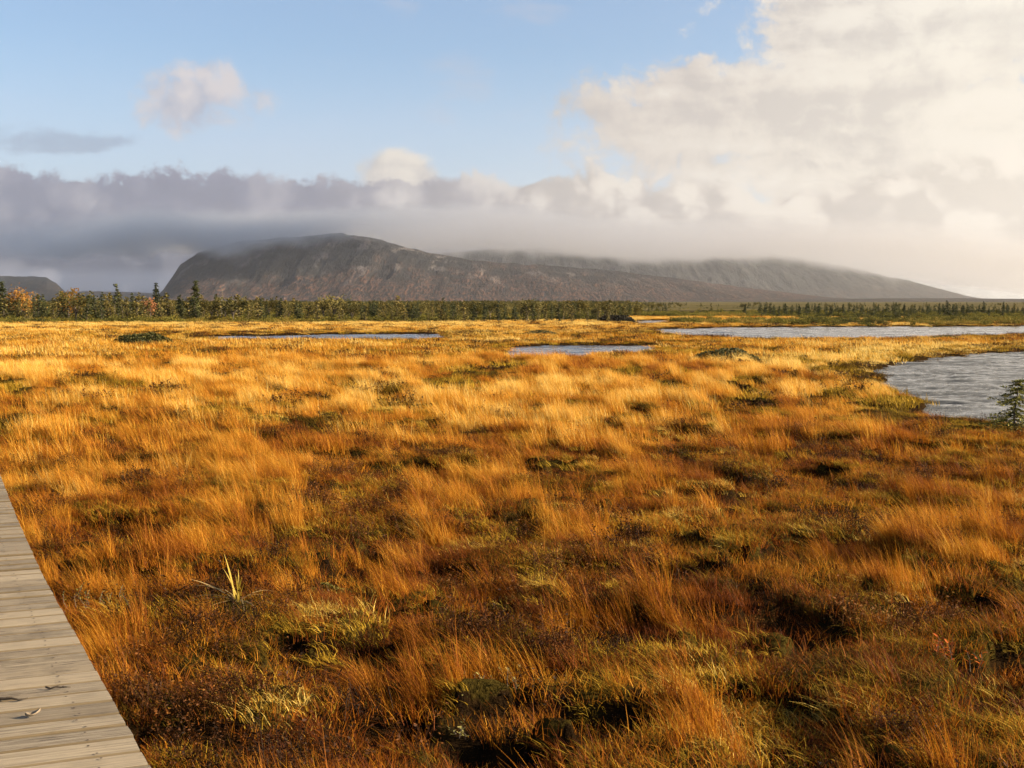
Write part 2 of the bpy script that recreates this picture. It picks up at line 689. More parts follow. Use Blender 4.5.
# ------------------------------------------------------------------ mountains
def mountain_mat(name, dark, rust, pale, scale):
    m, nt, out = new_mat(name)
    pos = geo_pos(nt)
    x, y, z = sep(nt, pos)
    # the slope is seen end on, so its patches run long down the fall line
    pv = comb(nt, x, y * 0.16, z * 0.55)
    n1 = noise(nt, pos, 0.0022 * scale, 6, 0.55)
    n2 = noise(nt, pv, 0.018 * scale, 6, 0.68)
    n3 = noise(nt, pv, 0.105 * scale, 4, 0.65)
    st = noise(nt, comb(nt, x * 0.012, z * 0.003, y * 0.003), 1.0, 5, 0.6)
    c = n2.ramp([(0.35, dark), (0.6, tuple(v * 1.7 for v in dark))])
    # autumn birch woods on the lower slopes
    wood = (n1 * 1.6 + (z * -0.0028) + (n2 - 0.5) * 1.0).smooth(0.38, 0.74)
    speck = n3.smooth(0.47, 0.60)
    c = mixc(nt, wood * speck * 0.9, c, rust)
    scree = (st + (n2 - 0.5) * 0.6).smooth(0.54, 0.66) * z.smooth(30, 120)
    c = mixc(nt, scree * 0.75, c, pale)
    principled(nt, out, c, 0.95, 0.1, bump(nt, n2 + n3 * 0.6, 1.0, 26.0 / scale))
    return m


def ridge(name, label, prof, dist, depth, mat, seed, gully=1.0):
    """prof: crest line as photo pixels; dist: metres to the crest; the near slope starts depth metres before it"""
    pxs = [p[0] for p in prof]
    uu = np.linspace(pxs[0], pxs[-1], 420)
    vv = np.concatenate([np.linspace(0, 1, 60), 1 + np.linspace(0.05, 1, 14)])
    crest = np.interp(uu, pxs, [p[1] for p in prof])
    az = np.arctan((uu - 512) / F)
    H = (301 - crest) / F * dist / np.cos(az) * np.cos(az) + 0.0
    UU, VV = np.meshgrid(az, vv)
    HH = np.broadcast_to(H, UU.shape)
    rad = np.where(VV <= 1, dist - depth * (1 - VV), dist + depth * 0.9 * (VV - 1))
    # rad is the depth along the view axis, so the crest keeps its line
    X = rad * np.tan(UU)
    Y = rad
    up = np.where(VV <= 1, np.sin(np.clip(VV, 0, 1) * math.pi / 2) ** 1.15 * 0.35 + np.clip(VV, 0, 1) ** 1.3 * 0.65, np.clip(1 - 0.75 * (VV - 1), 0, 1))
    n = fbm(X / 420 + 3, Y / 900, seed, 5)
    rid = 1 - np.abs(2 * fbm(X / 300, Y / 1500, seed + 20, 4) - 1)
    body = np.sin(np.clip(VV, 0, 1) * math.pi) ** 0.8
    Z = HH * up + HH * body * ((n - 0.5) * 0.35 + (rid - 0.75) * 0.10) * gully
    cut = 1 - np.abs(2 * fbm(X / 95 + 0.3 * fbm(X / 200, Y / 300, seed + 8, 2), Y / 700, seed + 31, 4) - 1)
    Z += HH * body * (cut - 0.75) * 0.09
    Z += (fbm(X / 60, Y / 60, seed + 40, 3) - 0.5) * 14 * np.clip(HH / 200, 0, 1) * np.clip(VV * 4, 0, 1)
    Z = np.where(HH < 2, HH * up, Z)
    Z -= np.where(VV < 0.02, 3.0, 0)
    o = mesh_np(name, np.stack([X.ravel(), Y.ravel(), Z.ravel()], -1), grid_faces(len(vv), len(uu)), [mat])
    return tag(o, label, 'mountain', kind='structure')


M_NEAR = mountain_mat('mountain_slope', (0.009, 0.0088, 0.0085), (0.088, 0.043, 0.026), (0.095, 0.082, 0.076), 1.0)
M_FAR = mountain_mat('far_mountain_slope', (0.013, 0.014, 0.013), (0.055, 0.032, 0.02), (0.06, 0.055, 0.05), 0.8)
ridge('mountain', 'steep sided brown mountain with its flat top in the cloud', [
    (148, 301.5), (158, 295), (164, 290), (174, 276), (182, 264), (196, 255), (215, 247), (245, 241), (285, 238), (320, 235), (345, 233.5), (368, 237),
    (400, 245), (430, 253), (470, 260), (510, 263), (560, 266), (620, 271), (690, 280), (760, 289), (830, 297), (900, 301.5)], 5600, 1500, M_NEAR, 200, 1.0)
ridge('mountain', 'pale long ridge fading into haze, sloping down to the right', [
    (380, 262), (430, 254), (480, 250), (560, 246), (650, 244), (740, 248), (800, 258), (850, 267), (880, 275), (910, 281), (940, 289), (965, 295.5), (985, 299), (1010, 301.5)],
      11000, 2200, M_FAR, 260, 0.8)
ridge('mountain', 'dark blue end of a ridge at the far left behind the trees', [
    (-420, 262), (-200, 268), (-40, 274), (20, 276), (48, 277), (58, 283), (67, 292), (76, 301.5)], 7200, 1200, M_FAR, 300, 0.7)
ridge('hill', 'low grey wooded rise along the horizon on the right', [
    (500, 301.3), (640, 300.8), (760, 299.5), (880, 297.8), (960, 297.6), (1040, 298.5), (1150, 299), (1400, 300.5)], 4200, 900, M_FAR, 340, 0.5)
ridge('hill', 'low blue rise at the foot of the cloud on the far left', [
    (-300, 292), (0, 293), (90, 291), (140, 292), (200, 296), (260, 301.5)], 8800, 900, M_FAR, 360, 0.5)


# ------------------------------------------------------------------ haze, and the mist on the mountain tops
def build_haze():
    m, nt, out = new_mat('haze_air')
    v = nt.nodes.new('ShaderNodeVolumePrincipled')
    v.inputs['Color'].default_value = (0.93, 0.92, 0.93, 1)
    v.inputs['Density'].default_value = 3.6e-5
    v.inputs['Anisotropy'].default_value = 0.68
    nt.links.new(v.outputs[0], out.inputs['Volume'])
    x0, x1, y0, y1, z0, z1 = -14500, 14500, -14500, 14500, -6, 1110
    vs_ = [(x, y, z) for x in (x0, x1) for y in (y0, y1) for z in (z0, z1)]
    fs = [(0, 1, 3, 2), (4, 6, 7, 5), (0, 4, 5, 1), (2, 3, 7, 6), (0, 2, 6, 4), (1, 5, 7, 3)]
    o = mesh_np('haze', vs_, fs, [m], smooth=False)
    tag(o, 'thin pale air that fades the far mountains', 'haze', kind='stuff')


HAZE = True
if HAZE:
    build_haze()


# ------------------------------------------------------------------ boardwalk
def build_boardwalk():
    root = empty('boardwalk', (edge_s[0].x, edge_s[0].y, 0.0))
    tag(root, 'weathered grey plank boardwalk curving away along the bog', 'boardwalk')
    m, nt, out = new_mat('weathered_boards')
    pos = geo_pos(nt)
    pid = attr(nt, 'plank')
    along = attr(nt, 'along')
    across = attr(nt, 'across')
    q = comb(nt, along * 1.6, across * 26.0, pid * 37.0)
    g1 = noise(nt, q, 1.0, 6, 0.62, 0.6)
    q2 = comb(nt, along * 7.0, across * 130.0, pid * 11.0)
    g2 = noise(nt, q2, 1.0, 4, 0.6, 0.2)
    blot = noise(nt, pos, 5.0, 5, 0.6)
    tone = noise(nt, comb(nt, pid * 13.7, 0.0, 0.0), 1.0, 0)
    kn = noise(nt, comb(nt, along * 5.0, across * 16.0, pid * 5.3), 1.0, 1, 0.5, 0.3)
    c = g1.ramp([(0.36, (0.060, 0.045, 0.027)), (0.455, (0.165, 0.128, 0.082)), (0.54, (0.225, 0.183, 0.124)), (0.66, (0.30, 0.252, 0.180))])
    c = mixc(nt, tone.smooth(0.4, 0.62) * 0.5, c, (0.24, 0.185, 0.115))
    c = mixc(nt, blot.smooth(0.50, 0.64) * 0.55, c, (0.11, 0.085, 0.052))
    c = mixc(nt, g2.smooth(0.55, 0.63) * 0.75, c, (0.05, 0.038, 0.026))
    c = mixc(nt, kn.smooth(0.62, 0.67) * 0.9, c, (0.035, 0.023, 0.015))
    ptone = attr(nt, 'ptone')
    c = mixc(nt, ptone.smooth(0.5, 1.0) * 0.45, c, (0.31, 0.25, 0.165))
    c = mixc(nt, ptone.smooth(0.5, 0.0) * 0.45, c, (0.10, 0.078, 0.052))
    edge = across.abs().smooth(0.435, 0.475) * 0.8  # gap shade painted as a dark rim along each board's edges
    c = mixc(nt, edge, c, (0.085, 0.058, 0.026))
    principled(nt, out, c, 0.8, 0.25, bump(nt, g1 * 0.8 + g2 * 0.5, 0.7, 0.006))
    V, Fc, A, B, Pid = [], [], [], [], []
    rng = random.Random(5)
    th = 0.038
    for i in range(0, len(edge_s) - 1):
        p = edge_s[i]
        t, l = tan_s[i], left_s[i]
        # the boards stand a little off square to the path, as in the photo
        l = l + t * 0.08
        off0 = rng.uniform(-0.002, 0.002)
        w = PLANK * 0.5 - rng.uniform(0.005, 0.009)
        dz = rng.uniform(-0.003, 0.003)
        warp = rng.uniform(-0.006, 0.006)
        tilt = rng.uniform(-0.004, 0.004)
        nseg = 6
        b0 = len(V)
        ch = 0.005
        for k in range(nseg + 1):
            s = k / nseg
            d = -0.012 + off0 + s * (DECK_W + 0.02)
            bow = warp * math.sin(s * math.pi)
            for (q_, zz) in ((-w, DECK_Z - th), (-w, DECK_Z - ch), (-w + ch, DECK_Z), (0, DECK_Z + 0.0015), (w - ch, DECK_Z), (w, DECK_Z - ch), (w, DECK_Z - th)):
                pt = p + l * d + t * (q_ + bow)
                V.append((pt.x, pt.y, zz + dz + tilt * q_ / w))
                A.append(d)
                B.append(q_ / (2 * w))
                Pid.append(i + 0.5)
        n = 7
        for k in range(nseg):
            for j in range(n):
                a = b0 + k * n + j
                b = b0 + k * n + (j + 1) % n
                Fc.append((a, a + n, b + n, b))
        Fc.append(tuple(b0 + j for j in range(n)))
        Fc.append(tuple(b0 + nseg * n + j for j in reversed(range(n))))
    V = np.array(V)
    V[:, 0] -= root.location.x
    V[:, 1] -= root.location.y
    dk = mesh_np('decking', V, Fc, [m], smooth=False, parent=root)
    prnd = np.random.default_rng(4).uniform(0, 1, len(edge_s) + 1)
    for nm, arr in (('ptone', prnd[np.array(Pid).astype(int)]), ('plank', Pid), ('along', A), ('across', B)):
        at = dk.data.attributes.new(nm, 'FLOAT', 'POINT')
        at.data.foreach_set('value', np.array(arr, np.float32))
    # stringers under the boards
    m2, nt2, out2 = new_mat('stringer_wood')
    pn = noise(nt2, geo_pos(nt2), 9.0, 4, 0.6)
    principled(nt2, out2, pn.ramp([(0.3, (0.06, 0.045, 0.03)), (0.7, (0.14, 0.11, 0.075))]), 0.9, 0.2)
    for d in (0.14, DECK_W * 0.5, DECK_W - 0.14):
        vv, ff = [], []
        for k, i in enumerate(range(0, len(edge_s), 3)):
            c0 = edge_s[i] + left_s[i] * d - root.location.xy
            for sx, zz in ((-0.025, DECK_Z - 0.044), (0.025, DECK_Z - 0.044), (0.025, DECK_Z - 0.20), (-0.025, DECK_Z - 0.20)):
                pt = c0 + left_s[i] * sx
                vv.append((pt.x, pt.y, zz))
            if k:
                for j in range(4):
                    a, b = (k - 1) * 4 + j, (k - 1) * 4 + (j + 1) % 4
                    ff.append((a, b, b + 4, a + 4))
        mesh_np('stringer', vv, ff, [m2], smooth=False, parent=root)
    # nail heads
    m3, nt3, out3 = new_mat('rusty_nail')
    b = principled(nt3, out3, (0.05, 0.032, 0.022), 0.6, 0.5)
    b.inputs['Metallic'].default_value = 0.4
    vv, ff = [], []
    for i in range(len(edge_s) - 1):
        for d in (0.14, DECK_W * 0.5, DECK_W - 0.14):
            for q_ in (-0.045, 0.045):
                c0 = edge_s[i] + left_s[i] * (d + rng.uniform(-.012, .012)) + tan_s[i] * (q_ + rng.uniform(-.008, .008) + 0.08 * d * 0) - root.location.xy
                b0 = len(vv)
                for k in range(6):
                    a = k * math.pi / 3
                    vv.append((c0.x + 0.0055 * math.cos(a), c0.y + 0.0055 * math.sin(a), DECK_Z + 0.0045))
                vv.append((c0.x, c0.y, DECK_Z + 0.0065))
                for k in range(6):
                    ff.append((b0 + k, b0 + (k + 1) % 6, b0 + 6))
    o = mesh_np('nail', vv, ff, [m3], smooth=False, parent=root)
    return root


build_boardwalk()


# ------------------------------------------------------------------ ground cover of the bog (nobody could count it)
PROTO = {}


def proto_collection(name, objs):
    c = bpy.data.collections.new(name)
    for o in objs:
        c.objects.link(o)
    return c


def scatter(name, label, cat, pts, rot, scl, pid, tint, protos):
    """one stuff object: points on the ground, each drawing one clump from a collection"""
    me = bpy.data.meshes.new(name)
    me.vertices.add(len(pts))
    me.vertices.foreach_set('co', np.asarray(pts, np.float32).ravel())
    for nm, ty, key, arr in (('rot', 'FLOAT_VECTOR', 'vector', rot), ('scl', 'FLOAT_VECTOR', 'vector', scl), ('pid', 'INT', 'value', pid), ('tint', 'FLOAT', 'value', tint)):
        a = me.attributes.new(nm, ty, 'POINT')
        a.data.foreach_set(key, np.asarray(arr, np.int32 if ty == 'INT' else np.float32).ravel())
    o = bpy.data.objects.new(name, me)
    COL.objects.link(o)
    ng = bpy.data.node_groups.new(name + '_scatter', 'GeometryNodeTree')
    ng.interface.new_socket('Geometry', in_out='INPUT', socket_type='NodeSocketGeometry')
    ng.interface.new_socket('Geometry', in_out='OUTPUT', socket_type='NodeSocketGeometry')
    gi = ng.nodes.new('NodeGroupInput')
    go = ng.nodes.new('NodeGroupOutput')
    ci = ng.nodes.new('GeometryNodeCollectionInfo')
    ci.inputs['Collection'].default_value = protos
    ci.inputs['Separate Children'].default_value = True
    ci.inputs['Reset Children'].default_value = True
    ip = ng.nodes.new('GeometryNodeInstanceOnPoints')
    ip.inputs['Pick Instance'].default_value = True

    def na(nm, ty):
        n = ng.nodes.new('GeometryNodeInputNamedAttribute')
        n.data_type = ty
        n.inputs['Name'].default_value = nm
        return n.outputs[0]
    L = ng.links.new
    L(gi.outputs[0], ip.inputs['Points'])
    L(ci.outputs[0], ip.inputs['Instance'])
    L(na('pid', 'INT'), ip.inputs['Instance Index'])
    e2r = ng.nodes.new('FunctionNodeEulerToRotation')
    L(na('rot', 'FLOAT_VECTOR'), e2r.inputs[0])
    L(e2r.outputs[0], ip.inputs['Rotation'])
    L(na('scl', 'FLOAT_VECTOR'), ip.inputs['Scale'])
    L(ip.outputs[0], go.inputs[0])
    md = o.modifiers.new('scatter', 'NODES')
    md.node_group = ng
    return tag(o, label, cat, kind='stuff')


def leaf_mat(name, ramp, transl=0.35, rough=0.7, vein=False):
    """colour from the clump's own tint plus a per blade random value"""
    m, nt, out = new_mat(name)
    tint = attr(nt, 'tint', 'INSTANCER')
    rnd = attr(nt, 'rnd')
    pos = geo_pos(nt)
    n = noise(nt, pos, 0.5, 3, 0.55)
    t = tint + (rnd - 0.5) * 0.55 + (n - 0.5) * 0.5
    c = t.ramp(ramp)
    b = principled(nt, None, c, rough, 0.08)
    tr = nt.nodes.new('ShaderNodeBsdfTranslucent')
    nt.links.new(c.s, tr.inputs[0])
    mx = nt.nodes.new('ShaderNodeMixShader')
    mx.inputs[0].default_value = transl
    nt.links.new(b.outputs[0], mx.inputs[1])
    nt.links.new(tr.outputs[0], mx.inputs[2])
    nt.links.new(mx.outputs[0], out.inputs['Surface'])
    return m


GRASS_RAMP = [(0.0, (0.0747, 0.0181, 0.0040)), (0.22, (0.1875, 0.0497, 0.0050)), (0.42, (0.3289, 0.1141, 0.0080)), (0.62, (0.4784, 0.2090, 0.0140)), (0.82, (0.5980, 0.3379, 0.0440)), (1.0, (0.6578, 0.4848, 0.1560))]
M_GRASS = leaf_mat('bog_grass_blade', GRASS_RAMP, 0.38, 0.6)
M_MOSS = leaf_mat('moss_sprig', [(0.0, (0.0379, 0.0184, 0.0040)), (0.3, (0.1081, 0.0621, 0.0060)), (0.6, (0.2875, 0.1748, 0.0130)), (0.85, (0.4312, 0.2656, 0.0300)), (1.0, (0.5175, 0.3588, 0.0880))], 0.25, 0.85)
M_HEATH = leaf_mat('heath_leaf', [(0.0, (0.0132, 0.0060, 0.0024)), (0.35, (0.0495, 0.0180, 0.0048)), (0.6, (0.1210, 0.0420, 0.0080)), (0.85, (0.1980, 0.0950, 0.0208)), (1.0, (0.3300, 0.2300, 0.0640))], 0.25, 0.6)
M_SHRUB = leaf_mat('thicket_leaf', [(0.0, (0.030, 0.030, 0.010)), (0.35, (0.09, 0.085, 0.016)), (0.65, (0.19, 0.155, 0.026)), (1.0, (0.26, 0.15, 0.035))], 0.25, 0.7)


def blade_clump(name, n, rad, h, hv, width, lean, spread, mat, seed, segs=3, curl=0.7, tipw=0.15):
    rng = np.random.default_rng(seed)
    V, Fc, rn = [], [], []
    for _ in range(n):
        a, q = rng.uniform(0, 2 * math.pi), rad * math.sqrt(rng.uniform())
        bx, by = q * math.cos(a), q * math.sin(a)
        L = h * (1 + hv * rng.normal())
        L = max(L, 0.35 * h)
        th = rng.uniform(0, 2 * math.pi)
        sp = spread * abs(rng.normal())
        dx = lean + sp * math.cos(th) + 0.5 * bx / max(rad, 1e-6) * spread
        dy = sp * math.sin(th) + 0.5 * by / max(rad, 1e-6) * spread
        wa = rng.uniform(0, math.pi)
        wx, wy = math.cos(wa) * width * 0.5, math.sin(wa) * width * 0.5
        cu = curl * rng.uniform(0.4, 1.4)
        r = rng.uniform()
        b0 = len(V)
        x, y, z = bx, by, -0.03
        for k in range(segs + 1):
            s = k / segs
            w = (1 - s) * 1.0 + tipw * s
            V.append((x - wx * w, y - wy * w, z))
            V.append((x + wx * w, y + wy * w, z))
            rn += [r, r]
            f = 0.35 + cu * s
            vx, vy, vz = dx * f, dy * f, 1.0 - 0.25 * cu * s * (abs(dx) + abs(dy))
            nn = math.sqrt(vx * vx + vy * vy + vz * vz)
            st = (L + 0.03) / segs
            x, y, z = x + vx / nn * st, y + vy / nn * st, z + vz / nn * st
        for k in range(segs):
            a0 = b0 + 2 * k
            Fc.append((a0, a0 + 1, a0 + 3, a0 + 2))
    o = mesh_np(name, V, np.array(Fc), [mat], smooth=True, link=False)
    at = o.data.attributes.new('rnd', 'FLOAT', 'POINT')
    at.data.foreach_set('value', np.array(rn, np.float32))
    return o


def leaf_clump(name, nst, rad, h, leaf, nleaf, mat, seed, stem_w=0.0015, wide=0.42, up=0.5):
    """small stems set with little pointed leaves"""
    rng = np.random.default_rng(seed)
    V, Fc, rn = [], [], []
    for _ in range(nst):
        a, q = rng.uniform(0, 2 * math.pi), rad * math.sqrt(rng.uniform())
        p = np.array([q * math.cos(a), q * math.sin(a), -0.02])
        dr = np.array([rng.normal() * 0.45 - 0.15, rng.normal() * 0.45, 1.0])
        dr /= np.linalg.norm(dr)
        L = h * rng.uniform(0.5, 1.15)
        e = p + dr * (L + 0.02)
        b0 = len(V)
        s = np.array([stem_w, 0, 0])
        V += [p - s, p + s, e + s * 0.4, e - s * 0.4]
        rn += [0.12] * 4
        Fc.append((b0, b0 + 1, b0 + 2, b0 + 3))
        for k in range(nleaf):
            t = rng.uniform(0.25, 1.05)
            c = p + dr * (L + 0.02) * t
            ax = np.array([rng.normal(), rng.normal(), up + 0.4 * rng.normal()])
            ax /= np.linalg.norm(ax)
            sd = np.cross(ax, rng.normal(size=3))
            sd /= np.linalg.norm(sd) + 1e-9
            l = leaf * rng.uniform(0.6, 1.3)
            b0 = len(V)
            V += [c, c + ax * l * 0.5 + sd * l * wide * 0.5, c + ax * l, c + ax * l * 0.5 - sd * l * wide * 0.5]
            r = rng.uniform()
            rn += [r] * 4
            Fc.append((b0, b0 + 1, b0 + 2, b0 + 3))
    o = mesh_np(name, V, np.array(Fc), [mat], smooth=False, link=False)
    at = o.data.attributes.new('rnd', 'FLOAT', 'POINT')
    at.data.foreach_set('value', np.array(rn, np.float32))
    return o


def wedge(r0, r1, dens, seed, amax=33, jitter=True):
    rng = np.random.default_rng(seed)
    ar = math.radians(amax)
    n = int(dens * ar * (r1 * r1 - r0 * r0))
    r = np.sqrt(rng.uniform(r0 * r0, r1 * r1, n))
    a = rng.uniform(-ar, ar, n)
    return r * np.sin(a), r * np.cos(a), rng


def fields(x, y):
    """where what grows: (grass density, tint of the grass, moss density, heath density)"""
    r = np.hypot(x, y)
    px = 512 + F * x / np.maximum(y, 0.1)
    big = fbm(x / 7.5 + 5, y / 6.5, 21, 3)
    k = 1 + 0.9 * sstep(14, 45, r)
    med = fbm(x / (0.62 * k), y / (0.60 * k), 23, 3)
    sml = fbm(x / 0.35, y / 0.35, 25, 2)
    hm = hummock(x, y)
    # to the right and close by the moss comes through, further left the grass closes
    rightness = sstep(380, 950, px) * (1 - 0.75 * sstep(26, 48, r))
    close = 1 - sstep(5.5, 11, r)
    g = 0.66 + (big - 0.5) * 0.9 + (med - 0.5) * 2.3 - 0.14 * rightness - 0.10 * close - 0.06 * hm
    g = g + 0.30 * sstep(14, 36, r)
    gd = sstep(0.36, 0.66, g)
    tint = 0.44 + (big - 0.5) * 0.5 + (sml - 0.5) * 0.22 + (med - 0.5) * 0.25
    g_edge = sstep(0.25, 0.02, poly_sd(x, y, DECK_POLY)) * (r < 15)
    gd = np.maximum(gd, g_edge)
    tint = tint + 0.14 * sstep(9, 26, r) - 0.09 * rightness - 0.09 * close + 0.05 * sstep(50, 90, r)
    ms = sstep(0.46, 0.6, fbm(x / 0.8 + 9, y / 0.5, 27, 3) + 0.20 * hm + 0.10 * rightness - 0.06 + 0.05 * close + 0.10 * rightness * close)
    pt = 1 - 0.93 * pit(x, y)
    gd, ms = gd * pt, ms * pt
    he = pt * sstep(0.57, 0.68, fbm(x / 0.8 - 4, y / 0.7, 29, 3) + 0.06 * close)
    return gd, tint, ms, he


def keep_ok(x, y, margin=0.15, deck=0.02):
    ok = np.ones(np.shape(x), bool)
    for c, rr in CLEAR:
        ok &= np.hypot(x - c.x, (y - c.y + rr * 0.6) * 0.75) > rr
    return ok & (np.hypot(x - IRIS.x, (y - IRIS.y + 0.08) * 0.9) > 0.13) & (pond_sd(x, y) > margin) & (poly_sd(x, y, DECK_POLY) > deck)


def build_cover():
    grass_near = proto_collection('grass_near', [
        blade_clump('grass_a', 56, 0.060, 0.145, 0.30, 0.0026, -0.60, 0.40, M_GRASS, 1, 4),
        blade_clump('grass_b', 70, 0.080, 0.115, 0.35, 0.0024, -0.65, 0.55, M_GRASS, 2, 4),
        blade_clump('grass_c', 44, 0.045, 0.19, 0.25, 0.0028, -0.55, 0.35, M_GRASS, 3, 4),
        blade_clump('grass_d', 64, 0.09, 0.085, 0.40, 0.0024, -0.45, 0.75, M_GRASS, 4, 3),
        blade_clump('grass_e', 40, 0.05, 0.19, 0.25, 0.0030, -1.05, 0.40, M_GRASS, 5, 4, 1.1)])
    grass_mid = proto_collection('grass_mid', [
        blade_clump('grass_f', 60, 0.12, 0.165, 0.30, 0.0050, -0.60, 0.40, M_GRASS, 6, 3),
        blade_clump('grass_g', 70, 0.16, 0.125, 0.35, 0.0050, -0.70, 0.55, M_GRASS, 7, 3),
        blade_clump('grass_h', 48, 0.10, 0.20, 0.28, 0.0050, -0.60, 0.36, M_GRASS, 8, 3)])
    grass_far = proto_collection('grass_far', [
        blade_clump('grass_i', 60, 0.42, 0.17, 0.28, 0.016, -0.45, 0.35, M_GRASS, 9, 2),
        blade_clump('grass_j', 70, 0.55, 0.14, 0.28, 0.016, -0.45, 0.45, M_GRASS, 10, 2)])
    P, Rt, Sc, Pi, Ti = [], [], [], [], []

    def put(x, y, rng, tint, npid, s0, s1, lift=0.0, sz=None, wind=0.6):
        n = len(x)
        z = ground_z(x, y) + lift
        rot = np.zeros((n, 3))
        rot[:, 0] = rng.normal(0, 0.10, n)
        rot[:, 1] = rng.normal(0, 0.10, n)
        rot[:, 2] = rng.normal(0, wind, n)
        s = rng.uniform(s0, s1, n)
        s3 = np.stack([s, s, s * (sz if sz is not None else 1.0)], -1)
        return np.stack([x, y, z], -1), rot, s3, rng.integers(0, npid, n), np.clip(tint, 0.0, 1.0)

    def grass(r0, r1, dens, seed, col, npid, s0, s1, name, label, hfun=None):
        x, y, rng = wedge(r0, r1, dens, seed, 62 if r1 < 20 else (44 if r1 < 50 else 35))
        gd, tint, ms, he = fields(x, y)
        ok = keep_ok(x, y, 0.10, 0.0) & (rng.uniform(size=len(x)) < gd * (0.35 + 0.65 * sstep(0.30, 0.6, fbm(x / 0.5 + 31, y / 0.45, 61, 2))) + 0.05)
        x, y, tint, gd = x[ok], y[ok], tint[ok], gd[ok]
        r = np.hypot(x, y)
        px = 512 + F * x / y
        # the pale straw sedge on the bank of the right pond, and the smooth straw meadow under the trees
        sd0 = poly_sd(x, y, POND_RIGHT)
        straw = sstep(7.0, 3.0, sd0) * sstep(29, 33, y) * sstep(690, 780, px)
        straw = np.maximum(straw, sstep(86, 94, y) * sstep(720, 560, px) * 0.55)
        tint = tint + straw * 0.36 + rng.normal(0, 0.05, len(x))
        kk = 1 + 0.7 * sstep(14, 45, r)
        tus = sstep(0.34, 0.66, fbm(x / (0.42 * kk) + 31, y / (0.38 * kk), 61, 2))
        hs = (0.30 + 0.30 * gd + 0.42 * tus) * (1 - 0.35 * sstep(45, 80, r))
        tint = tint + (tus - 0.5) * 0.34  # sunlit tussock tops and shaded gaps put into the tint; gap growth also rustier
        far_bank = sstep(6.0, 0.5, pond_sd(x, y)) * sstep(40, 46, y)
        hs = hs * (1 - 0.62 * far_bank) * (1 - 0.5 * sstep(2.2, 0.3, sd0))
        a = put(x, y, rng, tint, npid, s0, s1, 0, hs)
        scatter(name, label, 'grass', *a, col)
    grass(2.6, 15, 210, 101, grass_near, 5, 0.75, 1.35, 'bog_grass', 'rust and gold deergrass tussocks of the near bog, leaning in the wind')
    grass(15, 40, 60, 102, grass_mid, 3, 0.8, 1.35, 'bog_grass', 'golden deergrass in the middle of the bog, thinning to moss')
    grass(40, 150, 6.5, 103, grass_far, 2, 0.8, 1.3, 'bog_grass', 'golden sheet of grass far out on the bog below the trees')

    moss = proto_collection('moss_near', [
        blade_clump('moss_a', 46, 0.065, 0.036, 0.40, 0.0040, -1.4, 1.2, M_MOSS, 21, 3, 1.2),
        blade_clump('moss_b', 60, 0.080, 0.028, 0.40, 0.0042, -1.1, 1.6, M_MOSS, 22, 3, 1.2),
        blade_clump('moss_c', 40, 0.055, 0.055, 0.40, 0.0036, -1.9, 1.0, M_MOSS, 23, 3, 1.4)])
    x, y, rng = wedge(2.6, 22, 210, 111, 50)
    gd, tint, ms, he = fields(x, y)
    ok = keep_ok(x, y, 0.05, 0.03) & (rng.uniform(size=len(x)) < (0.22 * (1 - 0.9 * pit(x, y)) + 0.78 * ms) * (1 - 0.5 * gd))
    x, y = x[ok], y[ok]
    t = 0.42 + 0.10 * sstep(500, 900, 512 + F * x / y) + (fbm(x / 0.5, y / 0.5, 33, 3) - 0.5) * 1.5 + rng.normal(0, 0.08, len(x))
    scatter('moss', 'yellow green moss cushions showing between the tussocks', 'moss', *put(x, y, rng, t, 3, 0.8, 1.6, 0, None, 0.7), moss)
    mossf = proto_collection('moss_far', [
        blade_clump('moss_d', 70, 0.22, 0.10, 0.35, 0.012, -1.5, 0.9, M_MOSS, 24, 2, 1.2),
        blade_clump('moss_e', 70, 0.28, 0.08, 0.35, 0.012, -1.3, 1.0, M_MOSS, 25, 2, 1.2)])
    x, y, rng = wedge(22, 80, 9, 112, 38)
    gd, tint, ms, he = fields(x, y)
    ok = keep_ok(x, y, 0.05, 0.03) & (rng.uniform(size=len(x)) < (0.2 + 0.8 * ms) * (1 - 0.6 * gd))
    x, y = x[ok], y[ok]
    t = 0.42 + (fbm(x / 1.6, y / 1.6, 34, 3) - 0.5) * 1.3
    scatter('moss', 'yellow green moss patches farther out in the golden grass', 'moss', *put(x, y, rng, t, 2, 0.8, 1.5, 0, None, 3.0), mossf)

    dead = proto_collection('dead_near', [
        blade_clump('dead_a', 50, 0.10, 0.05, 0.45, 0.0036, -0.6, 1.6, M_GRASS, 41, 2, 1.2),
        blade_clump('dead_b', 44, 0.12, 0.04, 0.45, 0.0036, -0.5, 1.9, M_GRASS, 42, 2, 1.2)])
    x, y, rng = wedge(2.6, 18, 120, 131, 62)
    ok = keep_ok(x, y, 0.0, 0.02) & (rng.uniform(size=len(x)) < 1 - 0.45 * pit(x, y))
    x, y = x[ok], y[ok]
    t = 0.20 + (fbm(x / 0.7, y / 0.7, 37, 3) - 0.5) * 0.8 + rng.normal(0, 0.05, len(x))
    scatter('dead_grass', 'matted rust brown dead grass lying over the peat', 'dead grass', *put(x, y, rng, t, 2, 0.8, 1.5, 0, None, 3.0), dead)

    heath = proto_collection('heath_near', [
        leaf_clump('heath_a', 26, 0.11, 0.13, 0.014, 9, M_HEATH, 31),
        leaf_clump('heath_b', 34, 0.13, 0.10, 0.012, 10, M_HEATH, 32),
        leaf_clump('heath_c', 18, 0.09, 0.17, 0.018, 8, M_HEATH, 33)])
    x, y, rng = wedge(2.6, 20, 42, 121, 60)
    gd, tint, ms, he = fields(x, y)
    ok = keep_ok(x, y, 0.1, 0.04) & (rng.uniform(size=len(x)) < he * (1 - 0.3 * gd) + 0.02)
    x, y = x[ok], y[ok]
